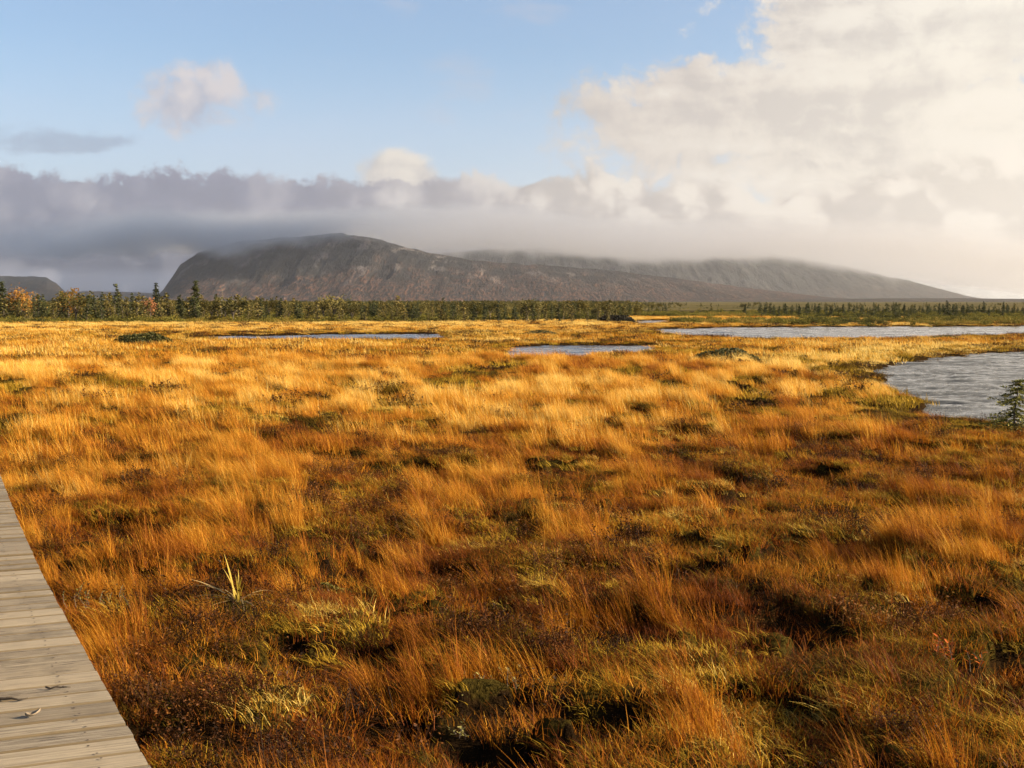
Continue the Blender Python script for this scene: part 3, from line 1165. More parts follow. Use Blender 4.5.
    t = 0.30 + (fbm(x / 1.4, y / 1.4, 35, 3) - 0.5) * 0.9 + rng.normal(0, 0.10, len(x))
    scatter('heath', 'low dark reddish heath with small leaves between the tussocks', 'heath', *put(x, y, rng, t, 3, 0.7, 1.3, 0, None, 3.0), heath)
    heathf = proto_collection('heath_far', [
        leaf_clump('heath_d', 34, 0.30, 0.16, 0.035, 8, M_HEATH, 34),
        leaf_clump('heath_e', 40, 0.38, 0.13, 0.035, 8, M_HEATH, 35)])
    x, y, rng = wedge(20, 110, 4.0, 122)
    gd, tint, ms, he = fields(x, y)
    ok = keep_ok(x, y, 0.1, 0.04) & (rng.uniform(size=len(x)) < he * (1 - 0.35 * gd) * 0.9)
    x, y = x[ok], y[ok]
    t = 0.26 + (fbm(x / 3, y / 3, 36, 3) - 0.5) * 0.6
    scatter('heath', 'dark red brown heath patches far out in the grass', 'heath', *put(x, y, rng, t, 2, 0.8, 1.4, 0, None, 3.0), heathf)


COVER = True
if COVER:
    build_cover()


# ------------------------------------------------------------------ trees
def needle_mat(name, ramp, transl=0.2):
    m, nt, out = new_mat(name)
    rnd = attr(nt, 'rnd')
    t = rnd * 0.7 + obj_random(nt) * 0.45 - 0.08
    c = t.ramp(ramp)
    b = principled(nt, None, c, 0.75, 0.2)
    tr = nt.nodes.new('ShaderNodeBsdfTranslucent')
    nt.links.new(c.s, tr.inputs[0])
    mx = nt.nodes.new('ShaderNodeMixShader')
    mx.inputs[0].default_value = transl
    nt.links.new(b.outputs[0], mx.inputs[1])
    nt.links.new(tr.outputs[0], mx.inputs[2])
    nt.links.new(mx.outputs[0], out.inputs['Surface'])
    return m


M_SPRUCE = needle_mat('spruce_needles', [(0.0, (0.0150, 0.0204, 0.0080)), (0.5, (0.0425, 0.0492, 0.0140)), (1.0, (0.0938, 0.0900, 0.0240))])
M_OLIVE = needle_mat('lichen_needles', [(0.0, (0.0286, 0.0287, 0.0070)), (0.5, (0.0975, 0.0800, 0.0170)), (1.0, (0.1950, 0.1438, 0.0380))])
M_SAPL = needle_mat('sapling_needles', [(0.0, (0.0440, 0.0480, 0.0112)), (0.5, (0.1200, 0.1160, 0.0208)), (1.0, (0.2600, 0.2240, 0.0448))])
M_BIRCH = needle_mat('autumn_leaves', [(0.0, (0.10, 0.036, 0.006)), (0.5, (0.22, 0.095, 0.012)), (1.0, (0.32, 0.18, 0.025))], 0.35)
M_RUST = needle_mat('rust_leaves', [(0.0, (0.14, 0.05, 0.02)), (0.5, (0.25, 0.10, 0.035)), (1.0, (0.34, 0.16, 0.06))], 0.3)
M_TWIG = needle_mat('bare_twigs', [(0.0, (0.16, 0.13, 0.095)), (0.5, (0.26, 0.22, 0.16)), (1.0, (0.36, 0.31, 0.24))], 0.0)


def bark_mat(name, a, b_):
    m, nt, out = new_mat(name)
    n = noise(nt, geo_pos(nt), 14.0, 4, 0.6)
    principled(nt, out, n.ramp([(0.3, a), (0.7, b_)]), 0.9, 0.15)
    return m


M_BARK = bark_mat('spruce_bark', (0.05, 0.04, 0.03), (0.13, 0.105, 0.08))
M_PALE = bark_mat('dead_wood', (0.20, 0.17, 0.13), (0.38, 0.33, 0.27))


def tube(V, Fc, pts, rads, n=6):
    b0 = len(V)
    for k, (p, r) in enumerate(zip(pts, rads)):
        p = Vector(p)
        q = Vector(pts[min(k + 1, len(pts) - 1)]) - Vector(pts[max(k - 1, 0)])
        q.normalize()
        u = q.orthogonal().normalized()
        w = q.cross(u)
        for j in range(n):
            a = 2 * math.pi * j / n
            V.append(tuple(p + (u * math.cos(a) + w * math.sin(a)) * r))
        if k:
            for j in range(n):
                a, b = b0 + (k - 1) * n + j, b0 + (k - 1) * n + (j + 1) % n
                Fc.append((a, b, b + n, a + n))
    Fc.append(tuple(b0 + (len(pts) - 1) * n + j for j in range(n)))


def conifer_meshes(seed, width=0.22, levels=16, sprays=6, leaf=0.05, ragged=0.3, lean=0.04, low=0.04, mat=None, bark=None, needles=8, bare=0.0):
    """trunk and crown of a spruce one metre tall, as two meshes"""
    rng = random.Random(seed)
    bend = [(rng.uniform(-1, 1) * lean, rng.uniform(-1, 1) * lean) for _ in range(5)]

    def axis(t):
        i = min(int(t * 4), 3)
        f = t * 4 - i
        return Vector((bend[i][0] * (1 - f) + bend[i + 1][0] * f, bend[i][1] * (1 - f) + bend[i + 1][1] * f, t)) - Vector((bend[0][0], bend[0][1], 0)) * (1 - t)
    V, Fc = [], []
    ts = [-0.05, 0.0, 0.15, 0.35, 0.6, 0.85, 0.99]
    tube(V, Fc, [axis(max(t, 0)) + Vector((0, 0, min(t, 0))) for t in ts], [0.026, 0.022, 0.018, 0.014, 0.009, 0.004, 0.0015], 6)
    nb = len(V)
    CV, CF, rn = [], [], []
    for k in range(levels):
        t = low + (1 - low) * (k + rng.uniform(0, 0.7)) / levels
        if t > 0.99:
            continue
        prof = (1 - t) ** 0.72 * (0.55 + 0.45 * min(1, (t + 0.04) / 0.18))
        for j in range(sprays):
            if rng.random() < ragged * 0.5:
                continue
            a = 2 * math.pi * (j + rng.random()) / sprays + k * 2.4
            L = width * (prof * rng.uniform(1 - ragged, 1.15) + 0.03)
            droop = rng.uniform(-0.35, 0.25) - 0.25 * (1 - t)
            d = Vector((math.cos(a), math.sin(a), droop)).normalized()
            p0 = axis(t)
            tube(V, Fc, [p0, p0 + d * L * 0.9], [0.005 * (1.1 - t), 0.0015], 3)
            if rng.random() < bare:
                continue
            m = max(2, int(needles * (0.4 + L / width)))
            for q in range(m):
                s = (q + rng.uniform(0.3, 1.0)) / m
                c = p0 + d * L * s + Vector((rng.gauss(0, 1), rng.gauss(0, 1), rng.gauss(0, 1))) * leaf * 0.35
                side = 1 if q % 2 else -1
                ax = (d * rng.uniform(0.4, 1.0) + d.cross(Vector((0, 0, 1))) * side * rng.uniform(0.1, 0.8) + Vector((0, 0, rng.uniform(-0.3, 0.6)))).normalized()
                sd = ax.cross(Vector((rng.gauss(0, 1), rng.gauss(0, 1), rng.gauss(0, 1)))).normalized()
                l = leaf * rng.uniform(0.75, 1.5)
                b0 = len(CV)
                CV += [c - ax * l * 0.4, c + sd * l * 0.30, c + ax * l * 0.7, c - sd * l * 0.30]
                r = rng.random()
                rn += [r] * 4
                CF.append((b0, b0 + 1, b0 + 2, b0 + 3))
    # leader
    for q in range(6):
        c = axis(0.93 + 0.012 * q)
        ax = Vector((rng.gauss(0, .5), rng.gauss(0, .5), 1)).normalized()
        sd = ax.orthogonal().normalized()
        l = leaf * 0.7
        b0 = len(CV)
        CV += [c - ax * l * 0.4, c + sd * l * 0.25, c + ax * l * 0.7, c - sd * l * 0.25]
        rn += [rng.random()] * 4
        CF.append((b0, b0 + 1, b0 + 2, b0 + 3))
    to = mesh_np('trunk', V, Fc, [bark or M_BARK], smooth=True, link=False)
    co = mesh_np('crown', CV, CF, [mat or M_SPRUCE], smooth=False, link=False)
    at = co.data.attributes.new('rnd', 'FLOAT', 'POINT')
    at.data.foreach_set('value', np.array(rn, np.float32))
    return to, co


def broadleaf_meshes(seed, mat, leaf=0.06, n=520, rx=0.42, gaps=0.45, bark=None):
    """trunk with limbs and an uneven leafy crown, one metre tall"""
    rng = random.Random(seed)
    V, Fc = [], []
    CV, CF, rn = [], [], []
    tips = []
    tube(V, Fc, [(0, 0, -0.05), (0.01, 0, 0.2), (-0.01, 0.01, 0.45)], [0.028, 0.022, 0.016], 6)
    for k in range(9):
        a = k * 2.4 + rng.random()
        e = Vector((math.cos(a) * rx * rng.uniform(0.3, 0.95), math.sin(a) * rx * rng.uniform(0.3, 0.95), rng.uniform(0.42, 0.95)))
        b = Vector((0, 0, rng.uniform(0.12, 0.42)))
        m_ = (b + e) * 0.5 + Vector((0, 0, 0.06))
        tube(V, Fc, [b, m_, e], [0.012, 0.008, 0.003], 5)
        tips += [e, m_ * 0.4 + e * 0.6]
    for i in range(n):
        tp = rng.choice(tips)
        g = rng.uniform(0.06, 0.15)
        c = tp + Vector((rng.gauss(0, g), rng.gauss(0, g), rng.gauss(0, g * 0.8)))
        if c.z < 0.1:
            continue
        ax = Vector((rng.gauss(0, 1), rng.gauss(0, 1), rng.gauss(0, 1))).normalized()
        sd = ax.orthogonal().normalized()
        l = leaf * rng.uniform(0.6, 1.3)
        b0 = len(CV)
        CV += [c - ax * l * 0.5, c + sd * l * 0.38, c + ax * l * 0.5, c - sd * l * 0.38]
        rn += [rng.random()] * 4
        CF.append((b0, b0 + 1, b0 + 2, b0 + 3))
    to = mesh_np('trunk', V, Fc, [bark or M_BARK], smooth=True, link=False)
    co = mesh_np('crown', CV, CF, [mat], smooth=False, link=False)
    at = co.data.attributes.new('rnd', 'FLOAT', 'POINT')
    at.data.foreach_set('value', np.array(rn, np.float32))
    return to, co


KINDS = {
    'spruce_a': conifer_meshes(1, 0.24, 16, 6, 0.055, 0.35),
    'spruce_b': conifer_meshes(2, 0.30, 14, 6, 0.060, 0.45, 0.06),
    'spruce_c': conifer_meshes(3, 0.20, 18, 5, 0.050, 0.35, 0.03),
    'olive_a': conifer_meshes(4, 0.26, 15, 6, 0.055, 0.5, 0.06, mat=M_OLIVE),
    'olive_b': conifer_meshes(5, 0.32, 12, 6, 0.065, 0.5, 0.08, mat=M_OLIVE),
    'olive_c': conifer_meshes(6, 0.20, 16, 5, 0.05, 0.55, 0.05, mat=M_OLIVE, bare=0.2),
    'tall_spruce': conifer_meshes(7, 0.20, 24, 7, 0.045, 0.25, 0.02),
    'snag': conifer_meshes(8, 0.13, 12, 3, 0.04, 0.7, 0.04, mat=M_TWIG, bark=M_PALE, bare=0.75),
    'flag': conifer_meshes(9, 0.30, 14, 5, 0.055, 0.6, 0.06, low=0.5),
    'birch': broadleaf_meshes(10, M_BIRCH, 0.055, 900, 0.45),
    'birch_b': broadleaf_meshes(12, M_BIRCH, 0.07, 520, 0.40),
    'rust': broadleaf_meshes(11, M_RUST, 0.07, 420, 0.34),
    'broad': broadleaf_meshes(13, M_OLIVE, 0.075, 560, 0.42),
}
for _n, _f in (('wind', 14), ):
    KINDS['windswept'] = conifer_meshes(_f, 0.42, 12, 6, 0.06, 0.5, 0.1)


def tree(name, kind, x, y, h, label, group=None, wide=1.0, rz=None):
    root = empty(name, (x, y, float(ground_z(np.array([x]), np.array([y]))[0]) - 0.02), RNG.uniform(0, 6.28) if rz is None else rz)
    tag(root, label, 'tree', group)
    for src in KINDS[kind]:
        c = src.copy()
        COL.objects.link(c)
        c.parent = root
        c.name = src.name.split('.')[0]
        c.scale = (h * wide, h * wide, h)
    return root


def tree_px(name, kind, px, top, Z, label, group=None, wide=1.0):
    """stand a tree Z metres away at photo column px with its tip at photo row top"""
    d = ray(px, 301)
    return tree(name, kind, d.x / d.y * Z, Z, CAM_Z + (301 - top) * Z / F, label, group, wide)


def build_trees():
    tree_px('spruce', 'tall_spruce', 157, 283, 121, 'tall dark spruce rising over the tree line below the steep mountain edge')
    tree_px('spruce', 'tall_spruce', 195, 281, 119, 'tallest dark spruce in the left tree line, in front of the cliff', wide=1.25)
    tree_px('spruce', 'tall_spruce', 1, 281, 117, 'tall dark spruce at the very left edge above the orange birch', wide=1.3)
    tree_px('birch', 'birch', 24, 288, 118, 'larger orange birch in the tree line beside the leftmost spruce', wide=1.0)
    tree_px('birch', 'birch', 4, 293, 122, 'orange birch half hidden under the spruce at the left edge', wide=1.1)
    tree_px('birch', 'birch_b', 68, 290, 119, 'smaller orange birch alone among dark spruces right of the larger one', wide=0.9)
    tree_px('larch', 'rust', 150, 298, 117, 'small rust brown larch just left of a tall dark spruce', wide=0.9)
    tree_px('spruce', 'flag', 116, 283, 121, 'thin spruce with a bare stem and a tuft of needles at its tip', wide=0.8)
    tree_px('dead_tree', 'snag', 222, 288, 118, 'pale dead tree standing above the low spruces below the cliff')
    tree_px('dead_tree', 'snag', 237, 294, 120, 'short pale dead stem right of the taller dead tree')
    tree_px('spruce', 'spruce_a', 280, 298, 119, 'single dark spruce tip above the low wood at the foot of the mountain', wide=1.2)
    tree_px('spruce', 'tall_spruce', 745, 304, 170, 'lone thin dark spruce on the far plain left of the long row', wide=1.1)
    tree_px('spruce', 'windswept', 972, 303, 160, 'broad windswept dark spruce near the right end of the far row', wide=1.5)
    tree_px('dead_tree', 'snag', 1003, 303, 165, 'thin bare dead tree standing alone right of the windswept spruce')
    rng = random.Random(77)
    # the crowded wood along the left of the bog
    tops = ([-60, 0, 60, 100, 130, 200, 250, 300, 360, 450, 540, 620], [291, 295, 294, 292, 293, 295, 297, 299, 300, 300.5, 301, 303.5])
    lab_l = 'small stunted spruce or fir in the crowded wood along the left edge of the bog'
    grp_l = 'stunted conifers along the left edge of the bog'
    n = 165
    for i in range(n):
        px = -45 + (665) * (i + rng.uniform(-0.8, 0.8)) / n
        row = i % 3
        Z = (112, 118, 126)[row] + rng.uniform(-2.5, 2.5)
        top = np.interp(px, *tops) + rng.gauss(1.0, 2.2) + (1.5 if row == 0 else 0)
        kind = rng.choice(['spruce_a', 'spruce_b', 'spruce_c', 'olive_a', 'olive_b', 'olive_c', 'olive_a', 'olive_b', 'broad'])
        tree_px('spruce', kind, px, min(top, 308), Z, lab_l, grp_l, rng.uniform(0.8, 1.35))
    lab_r = 'little dark spruce in the long row behind the far lake on the right'
    grp_r = 'spruces in the row behind the far lake'
    n = 104
    for i in range(n):
        px = 760 + 280 * (i + rng.uniform(-1, 1)) / n
        Z = rng.uniform(140, 185)
        top = 304.6 + rng.gauss(0.3, 1.4) - (1.4 if rng.random() < 0.15 else 0) + (1.5 if px > 985 else 0)
        tree_px('spruce', rng.choice(['spruce_a', 'spruce_c', 'spruce_c', 'spruce_b']), px, top, Z, lab_r, grp_r, rng.uniform(0.9, 1.6))


def build_woods():
    protos = []
    for k in ('spruce_a', 'spruce_b', 'olive_a', 'olive_b', 'olive_c', 'broad'):
        o = KINDS[k][1].copy()
        o.name = 'wood_' + k
        protos.append(o)
    pc = proto_collection('wood_kinds', protos)
    rng = np.random.default_rng(9)
    n = 9000
    r = np.sqrt(rng.uniform(130 ** 2, 900 ** 2, n)) * rng.uniform(0.35, 1, n)
    r = np.maximum(r, 128 + rng.uniform(0, 30, n))
    a = rng.uniform(-R(34), R(34), n)
    x, y = r * np.sin(a), r * np.cos(a)
    px = 512 + F * x / y
    leftness = sstep(690, 600, px)
    ok = (rng.uniform(size=n) < 0.05 + 0.95 * leftness) & (y > np.where(px < 640, 128, 190))
    x, y, r, px = x[ok], y[ok], r[ok], px[ok]
    h = rng.uniform(1.0, 1.75, len(x)) * (1 + 0.0005 * r)
    h = np.where(px > 640, h * 0.75, h)
    w = h * rng.uniform(0.9, 1.6, len(x))
    z = ground_z(x, y, False) - 0.02
    rot = np.zeros((len(x), 3))
    rot[:, 2] = rng.uniform(0, 6.28, len(x))
    scatter('woods', 'low dense far wood of spruce behind the tree line', 'woods', np.stack([x, y, z], -1), rot, np.stack([w, w, h], -1), rng.integers(0, 6, len(x)), rng.uniform(0, 1, len(x)), pc)
    # low green and brown bushes along the foot of the woods and on the far shore
    th = proto_collection('thicket_kinds', [
        leaf_clump('thicket_a', 60, 0.55, 0.42, 0.13, 9, M_SHRUB, 61, 0.006, 0.5),
        leaf_clump('thicket_b', 60, 0.75, 0.30, 0.13, 9, M_SHRUB, 62, 0.006, 0.5),
        leaf_clump('thicket_c', 50, 0.45, 0.60, 0.12, 9, M_SHRUB, 63, 0.006, 0.5)])
    P = []
    n = 24000
    r = np.where(rng.uniform(size=n) < 0.72, rng.uniform(92, 240, n), rng.uniform(240, 640, n))
    a = rng.uniform(-R(34), R(34), n)
    x, y = r * np.sin(a), r * np.cos(a)
    px = 512 + F * x / y
    start = np.interp(px, [-100, 300, 600, 640, 700, 2000], [103, 108, 118, 112, 97, 97])
    patch = fbm(x / 14, y / 26, 91, 3)
    ok = (y > start + (patch - 0.5) * 14) & (pond_sd(x, y) > 0.6) & (rng.uniform(size=n) < sstep(0.30, 0.5, patch + 0.1))
    ok &= ~((px > 640) & (r > 200) & (rng.uniform(size=n) < 0.8))
    ok &= ~((px > 600) & (px < 800) & (y > 120) & (y < 150) & (patch < 0.52))
    x, y, r, px = x[ok], y[ok], r[ok], px[ok]
    s = rng.uniform(0.55, 1.15, len(x)) * np.where(px > 640, 0.75, 0.9) * (1 + np.where(px > 640, -0.45, 1.2) * sstep(190, 400, r))
    t = 0.40 - 0.10 * (px > 640) + (fbm(x / 9, y / 16, 95, 3) - 0.5) * 1.3 + rng.normal(0, 0.08, len(x))
    z = ground_z(x, y) - 0.02
    rot = np.zeros((len(x), 3))
    rot[:, 2] = rng.uniform(0, 6.28, len(x))
    scatter('undergrowth', 'low green and brown bushes at the foot of the far trees', 'undergrowth', np.stack([x, y, z], -1), rot, np.stack([s, s, s], -1), rng.integers(0, 3, len(x)), np.clip(t, 0, 1), th)


build_trees()
build_woods()


# ------------------------------------------------------------------ mist on the mountain tops
def build_mist():
    m, nt, out = new_mat('mountain_mist')
    pos = geo_pos(nt)
    x, y, z = sep(nt, pos)
    w = noise(nt, pos, 0.0009, 4, 0.55, col=True)
    pw = vadd(nt, pos, w, 420.0)
    n1 = noise(nt, pw, 0.0016, 5, 0.58)
    n2 = noise(nt, pw, 0.0065, 4, 0.6)
    # the mist hangs lower to the right
    base = y * (x.smooth(1300, 5200) * -0.034 + 0.0425 - x.smooth(-650, -1000) * 0.0055 - x.smooth(-300, 700) * 0.008)
    h = (z - base) * (1 / 55.0) + (n1 - 0.5) * 7.0 + (n2 - 0.5) * 3.0
    dens = h.smooth(0.0, 1.3)
    topf = ((z - base) / y + (n1 - 0.5) * 0.05).smooth(0.036, 0.002) * x.smooth(5000, 4300) * x.smooth(-2600, -1500)
    front = (y + (n1 - 0.5) * 2500.0).smooth(4700, 5700)
    den = dens * topf * front * (x.smooth(0, 2200) * -0.45 + 1.0 + x.smooth(-550, -1000) * 1.5) * 0.0022
    v = nt.nodes.new('ShaderNodeVolumePrincipled')
    v.inputs['Color'].default_value = (0.93, 0.91, 0.91, 1)
    v.inputs['Anisotropy'].default_value = 0.75
    nt.links.new(den.s, v.inputs['Density'])
    nt.links.new(v.outputs[0], out.inputs['Volume'])
    m.cycles.volume_step_rate = 0.13
    # a slab that climbs with distance, a little uneven at its faces
    nu, nv = 30, 16
    V, Fc = [], []
    for side in (0, 1):
        for i in range(nu):
            for j in range(nv):
                xx = -3200 + 8300 * i / (nu - 1)
                yy = 4300 + 6900 * j / (nv - 1)
                lump = 12 * math.sin(xx * 0.0021 + side) * math.sin(yy * 0.0017)
                V.append((xx, yy, (0.094 * yy + 10 + lump) if side else max(0.006 * yy - 10, 12) + lump * 0.4))
    N = nu * nv
    for i in range(nu - 1):
        for j in range(nv - 1):
            a = i * nv + j
            Fc.append((a, a + 1, a + nv + 1, a + nv))
            Fc.append((N + a, N + a + nv, N + a + nv + 1, N + a + 1))
    for i in range(nu - 1):
        for j0 in (0, nv - 1):
            a, b = i * nv + j0, (i + 1) * nv + j0
            Fc.append((a, b, N + b, N + a) if j0 == 0 else (b, a, N + a, N + b))
    for j in range(nv - 1):
        for i0 in (0, nu - 1):
            a, b = i0 * nv + j, i0 * nv + j + 1
            Fc.append((b, a, N + a, N + b) if i0 == 0 else (a, b, N + b, N + a))
    o = mesh_np('mist', V, Fc, [m])
    tag(o, 'soft grey mist lying over the flat mountain tops', 'mist', kind='stuff')


def build_shade_cloud():
    """an added cloud, unseen above the view, placed to shade the left mountain and mist"""
    m, nt, out = new_mat('shade_cloud_vapour')
    v = nt.nodes.new('ShaderNodeVolumePrincipled')
    v.inputs['Color'].default_value = (0.97, 0.96, 0.95, 1)
    v.inputs['Density'].default_value = 0.0055
    v.inputs['Anisotropy'].default_value = 0.5
    nt.links.new(v.outputs[0], out.inputs['Volume'])
    nu, nv = 64, 24
    V, Fc = [], []
    for i in range(nu):
        a = 2 * math.pi * i / nu
        for j in range(nv):
            b = math.pi * (j + 0.5) / nv - math.pi / 2
            c = Vector((math.cos(a) * math.cos(b), math.sin(a) * math.cos(b), math.sin(b)))
            k = 0.72 + 0.5 * float(fbm(np.array([c.x * 2.2 + 4 + c.z]), np.array([c.y * 2.2 + c.z * 1.3]), 401, 4)[0])
            V.append((1180 + c.x * k * 1250, 4950 + c.y * k * 880, 1500 + c.z * k * (110 if c.z < 0 else 230)))
    for i in range(nu):
        for j in range(nv - 1):
            a, b = i * nv + j, ((i + 1) % nu) * nv + j
            Fc.append((a, b, b + 1, a + 1))
    Fc.append(tuple(i * nv for i in reversed(range(nu))))
    Fc.append(tuple(i * nv + nv - 1 for i in range(nu)))
    o = mesh_np('cloud', V, Fc, [m])  # added cloud out of view, placed for the shade it casts
    tag(o, 'added cloud out of view above, shading the left mountain', 'cloud', kind='stuff')


MIST = True
if MIST:
    build_mist()
    build_shade_cloud()


# ------------------------------------------------------------------ single plants
def rnd_attr(o, arr):
    at = o.data.attributes.new('rnd', 'FLOAT', 'POINT')
    at.data.foreach_set('value', np.array(arr, np.float32))


def gz(x, y):
    return float(ground_z(np.array([x]), np.array([y]))[0])


def build_sapling():
    p = gp(1016, 429, 0.05)
    root = empty('spruce_sapling', (p.x, p.y, gz(p.x, p.y) - 0.03))
    tag(root, 'bushy young spruce by the near pond at the right edge', 'young spruce')
    to, co = conifer_meshes(41, 0.66, 12, 9, 0.036, 0.45, 0.05, low=0.06, mat=M_SAPL, needles=46)
    for o in (to, co):
        COL.objects.link(o)
        o.parent = root
        o.scale = (0.95, 0.95, 0.72)


def build_mound(name, px0, px1, py, h, label, seed, ramp, cat='shrub', leaf=0.10, n=1500, zoff=0.0):
    """a low rounded bush: many small stems and leaves over a mound"""
    a, b = gp(px0, py, 0.05), gp(px1, py, 0.05)
    c = (a + b) / 2
    rx = (b.x - a.x) / 2
    ry = rx * 0.7
    root = empty(name, (c.x, c.y + ry * 0.4, gz(c.x, c.y) - 0.02))
    tag(root, label, cat)
    rng = random.Random(seed)
    V, Fc, rn, SV, SF = [], [], [], [], []
    for k in range(26):
        an, q = rng.uniform(0, 6.28), math.sqrt(rng.random())
        e = Vector((math.cos(an) * q * rx * 0.9, math.sin(an) * q * ry * 0.9, h * (1 - q * q) ** 0.5 * 0.85))
        tube(SV, SF, [Vector((e.x * 0.3, e.y * 0.3, -0.03)), Vector((e.x * 0.75, e.y * 0.75, e.z * 0.55)), e], [0.012, 0.008, 0.003], 4)
    for k in range(n):
        an, q = rng.uniform(0, 6.28), math.sqrt(rng.random())
        lump = 0.62 + 0.5 * float(vnoise(np.array([math.cos(an) * q * 3 + seed]), np.array([math.sin(an) * q * 3]), seed)[0])
        z = h * (max(1 - q * q, 0)) ** 0.6 * lump * (1 - 0.5 * rng.random() ** 2)
        cc = Vector((math.cos(an) * q * rx, math.sin(an) * q * ry, z))
        ax = Vector((rng.gauss(0, 1), rng.gauss(0, 1), rng.gauss(0.5, 0.8))).normalized()
        sd = ax.cross(Vector((rng.gauss(0, 1), rng.gauss(0, 1), rng.gauss(0, 1)))).normalized()
        l = leaf * rng.uniform(0.6, 1.3)
        b0 = len(V)
        V += [cc - ax * l * 0.5, cc + sd * l * 0.25, cc + ax * l * 0.5, cc - sd * l * 0.25]
        rn += [rng.random()] * 4
        Fc.append((b0, b0 + 1, b0 + 2, b0 + 3))
    m = needle_mat(name + '_leaves', ramp)
    st = mesh_np('stems', SV, SF, [M_BARK], parent=root)
    cr = mesh_np('foliage', V, Fc, [m], smooth=False, parent=root)
    rnd_attr(cr, rn)
    return root


def ribbon(V, Fc, rn, p, d, L, w, bend, rng, segs=5, fold=0.35):
    """one broad leaf blade"""
    d = d.normalized()
    side = d.cross(Vector((0, 0, 1)))
    side = side.normalized() if side.length > 1e-3 else Vector((1, 0, 0))
    side = (Matrix.Rotation(rng.uniform(-0.9, 0.9), 3, d) @ side).normalized()
    b0 = len(V)
    r = rng.random()
    q = Vector(p)
    for k in range(segs + 1):
        s = k / segs
        ww = w * 0.5 * min(1.0, (1 - s) * 2.2 + 0.05) * (0.75 + 0.25 * min(1, s * 4))
        nrm = side.cross(d).normalized()
        V.append(tuple(q - side * ww))
        V.append(tuple(q + nrm * ww * fold))
        V.append(tuple(q + side * ww))
        rn += [r] * 3
        d = (d + Vector((0, 0, -bend)) / segs + Vector((-0.04, 0, 0))).normalized()
        q = q + d * (L / segs)
    for k in range(segs):
        a = b0 + 3 * k
        Fc.append((a, a + 1, a + 4, a + 3))
        Fc.append((a + 1, a + 2, a + 5, a + 4))


def build_iris():
    p = gp(237, 612, 0.06)
    z = gz(p.x, p.y) + 0.005
    root = empty('iris_plant', (p.x, p.y, z))
    tag(root, 'yellowing sword leaved plant with flopped leaves standing in rust brown grass', 'plant')
    rng = random.Random(3)
    my = needle_mat('iris_leaf', [(0.0, (0.20, 0.14, 0.014)), (0.5, (0.31, 0.22, 0.024)), (1.0, (0.36, 0.26, 0.055))], 0.35)
    md = needle_mat('withered_leaf', [(0.0, (0.20, 0.125, 0.04)), (0.5, (0.31, 0.21, 0.08)), (1.0, (0.38, 0.28, 0.13))], 0.25)
    up = [((-0.10, 0.02, 1), 0.30, 0.017, 0.0), ((0.16, 0.05, 1), 0.20, 0.013, 0.05), ((0.42, 0.0, 1), 0.17, 0.013, 0.0), ((0.05, -0.2, 1), 0.18, 0.013, 0.15), ((-0.3, 0.1, 1), 0.22, 0.013, 0.3), ((0.5, -0.1, 1), 0.13, 0.012, 0.0)]
    dn = [((-0.7, -0.3, 0.7), 0.24, 0.008, 1.3), ((0.4, -0.8, 0.5), 0.2, 0.008, 1.4), ((-0.5, 0.6, 0.6), 0.28, 0.008, 1.5), ((-1.1, 0.3, 0.6), 0.3, 0.008, 1.1), ((0.8, 0.5, 0.8), 0.2, 0.008, 1.4), ((-1.0, 0.1, 0.85), 0.26, 0.012, 0.55), ((-1.2, -0.1, 0.45), 0.30, 0.011, 0.9), ((-1.3, -0.3, 0.25), 0.26, 0.010, 0.6), ((-0.8, -0.7, 0.35), 0.22, 0.010, 1.0), ((0.6, -0.5, 0.3), 0.16, 0.010, 0.9), ((-0.9, 0.5, 0.9), 0.30, 0.010, 1.2), ((0.9, 0.3, 0.5), 0.18, 0.010, 1.0)]
    for nm, lst, mt in (('leaf', up, my), ('withered_leaf', dn, md)):
        for d, L, w, b in lst:
            V, Fc, rn = [], [], []
            ribbon(V, Fc, rn, Vector((rng.uniform(-.02, .02), rng.uniform(-.02, .02), 0.0)), Vector(d), L * (0.95 if nm == 'leaf' else 1.2), w * 0.95, b * 0.8, rng)
            o = mesh_np(nm, V, Fc, [mt], parent=root)
            rnd_attr(o, rn)


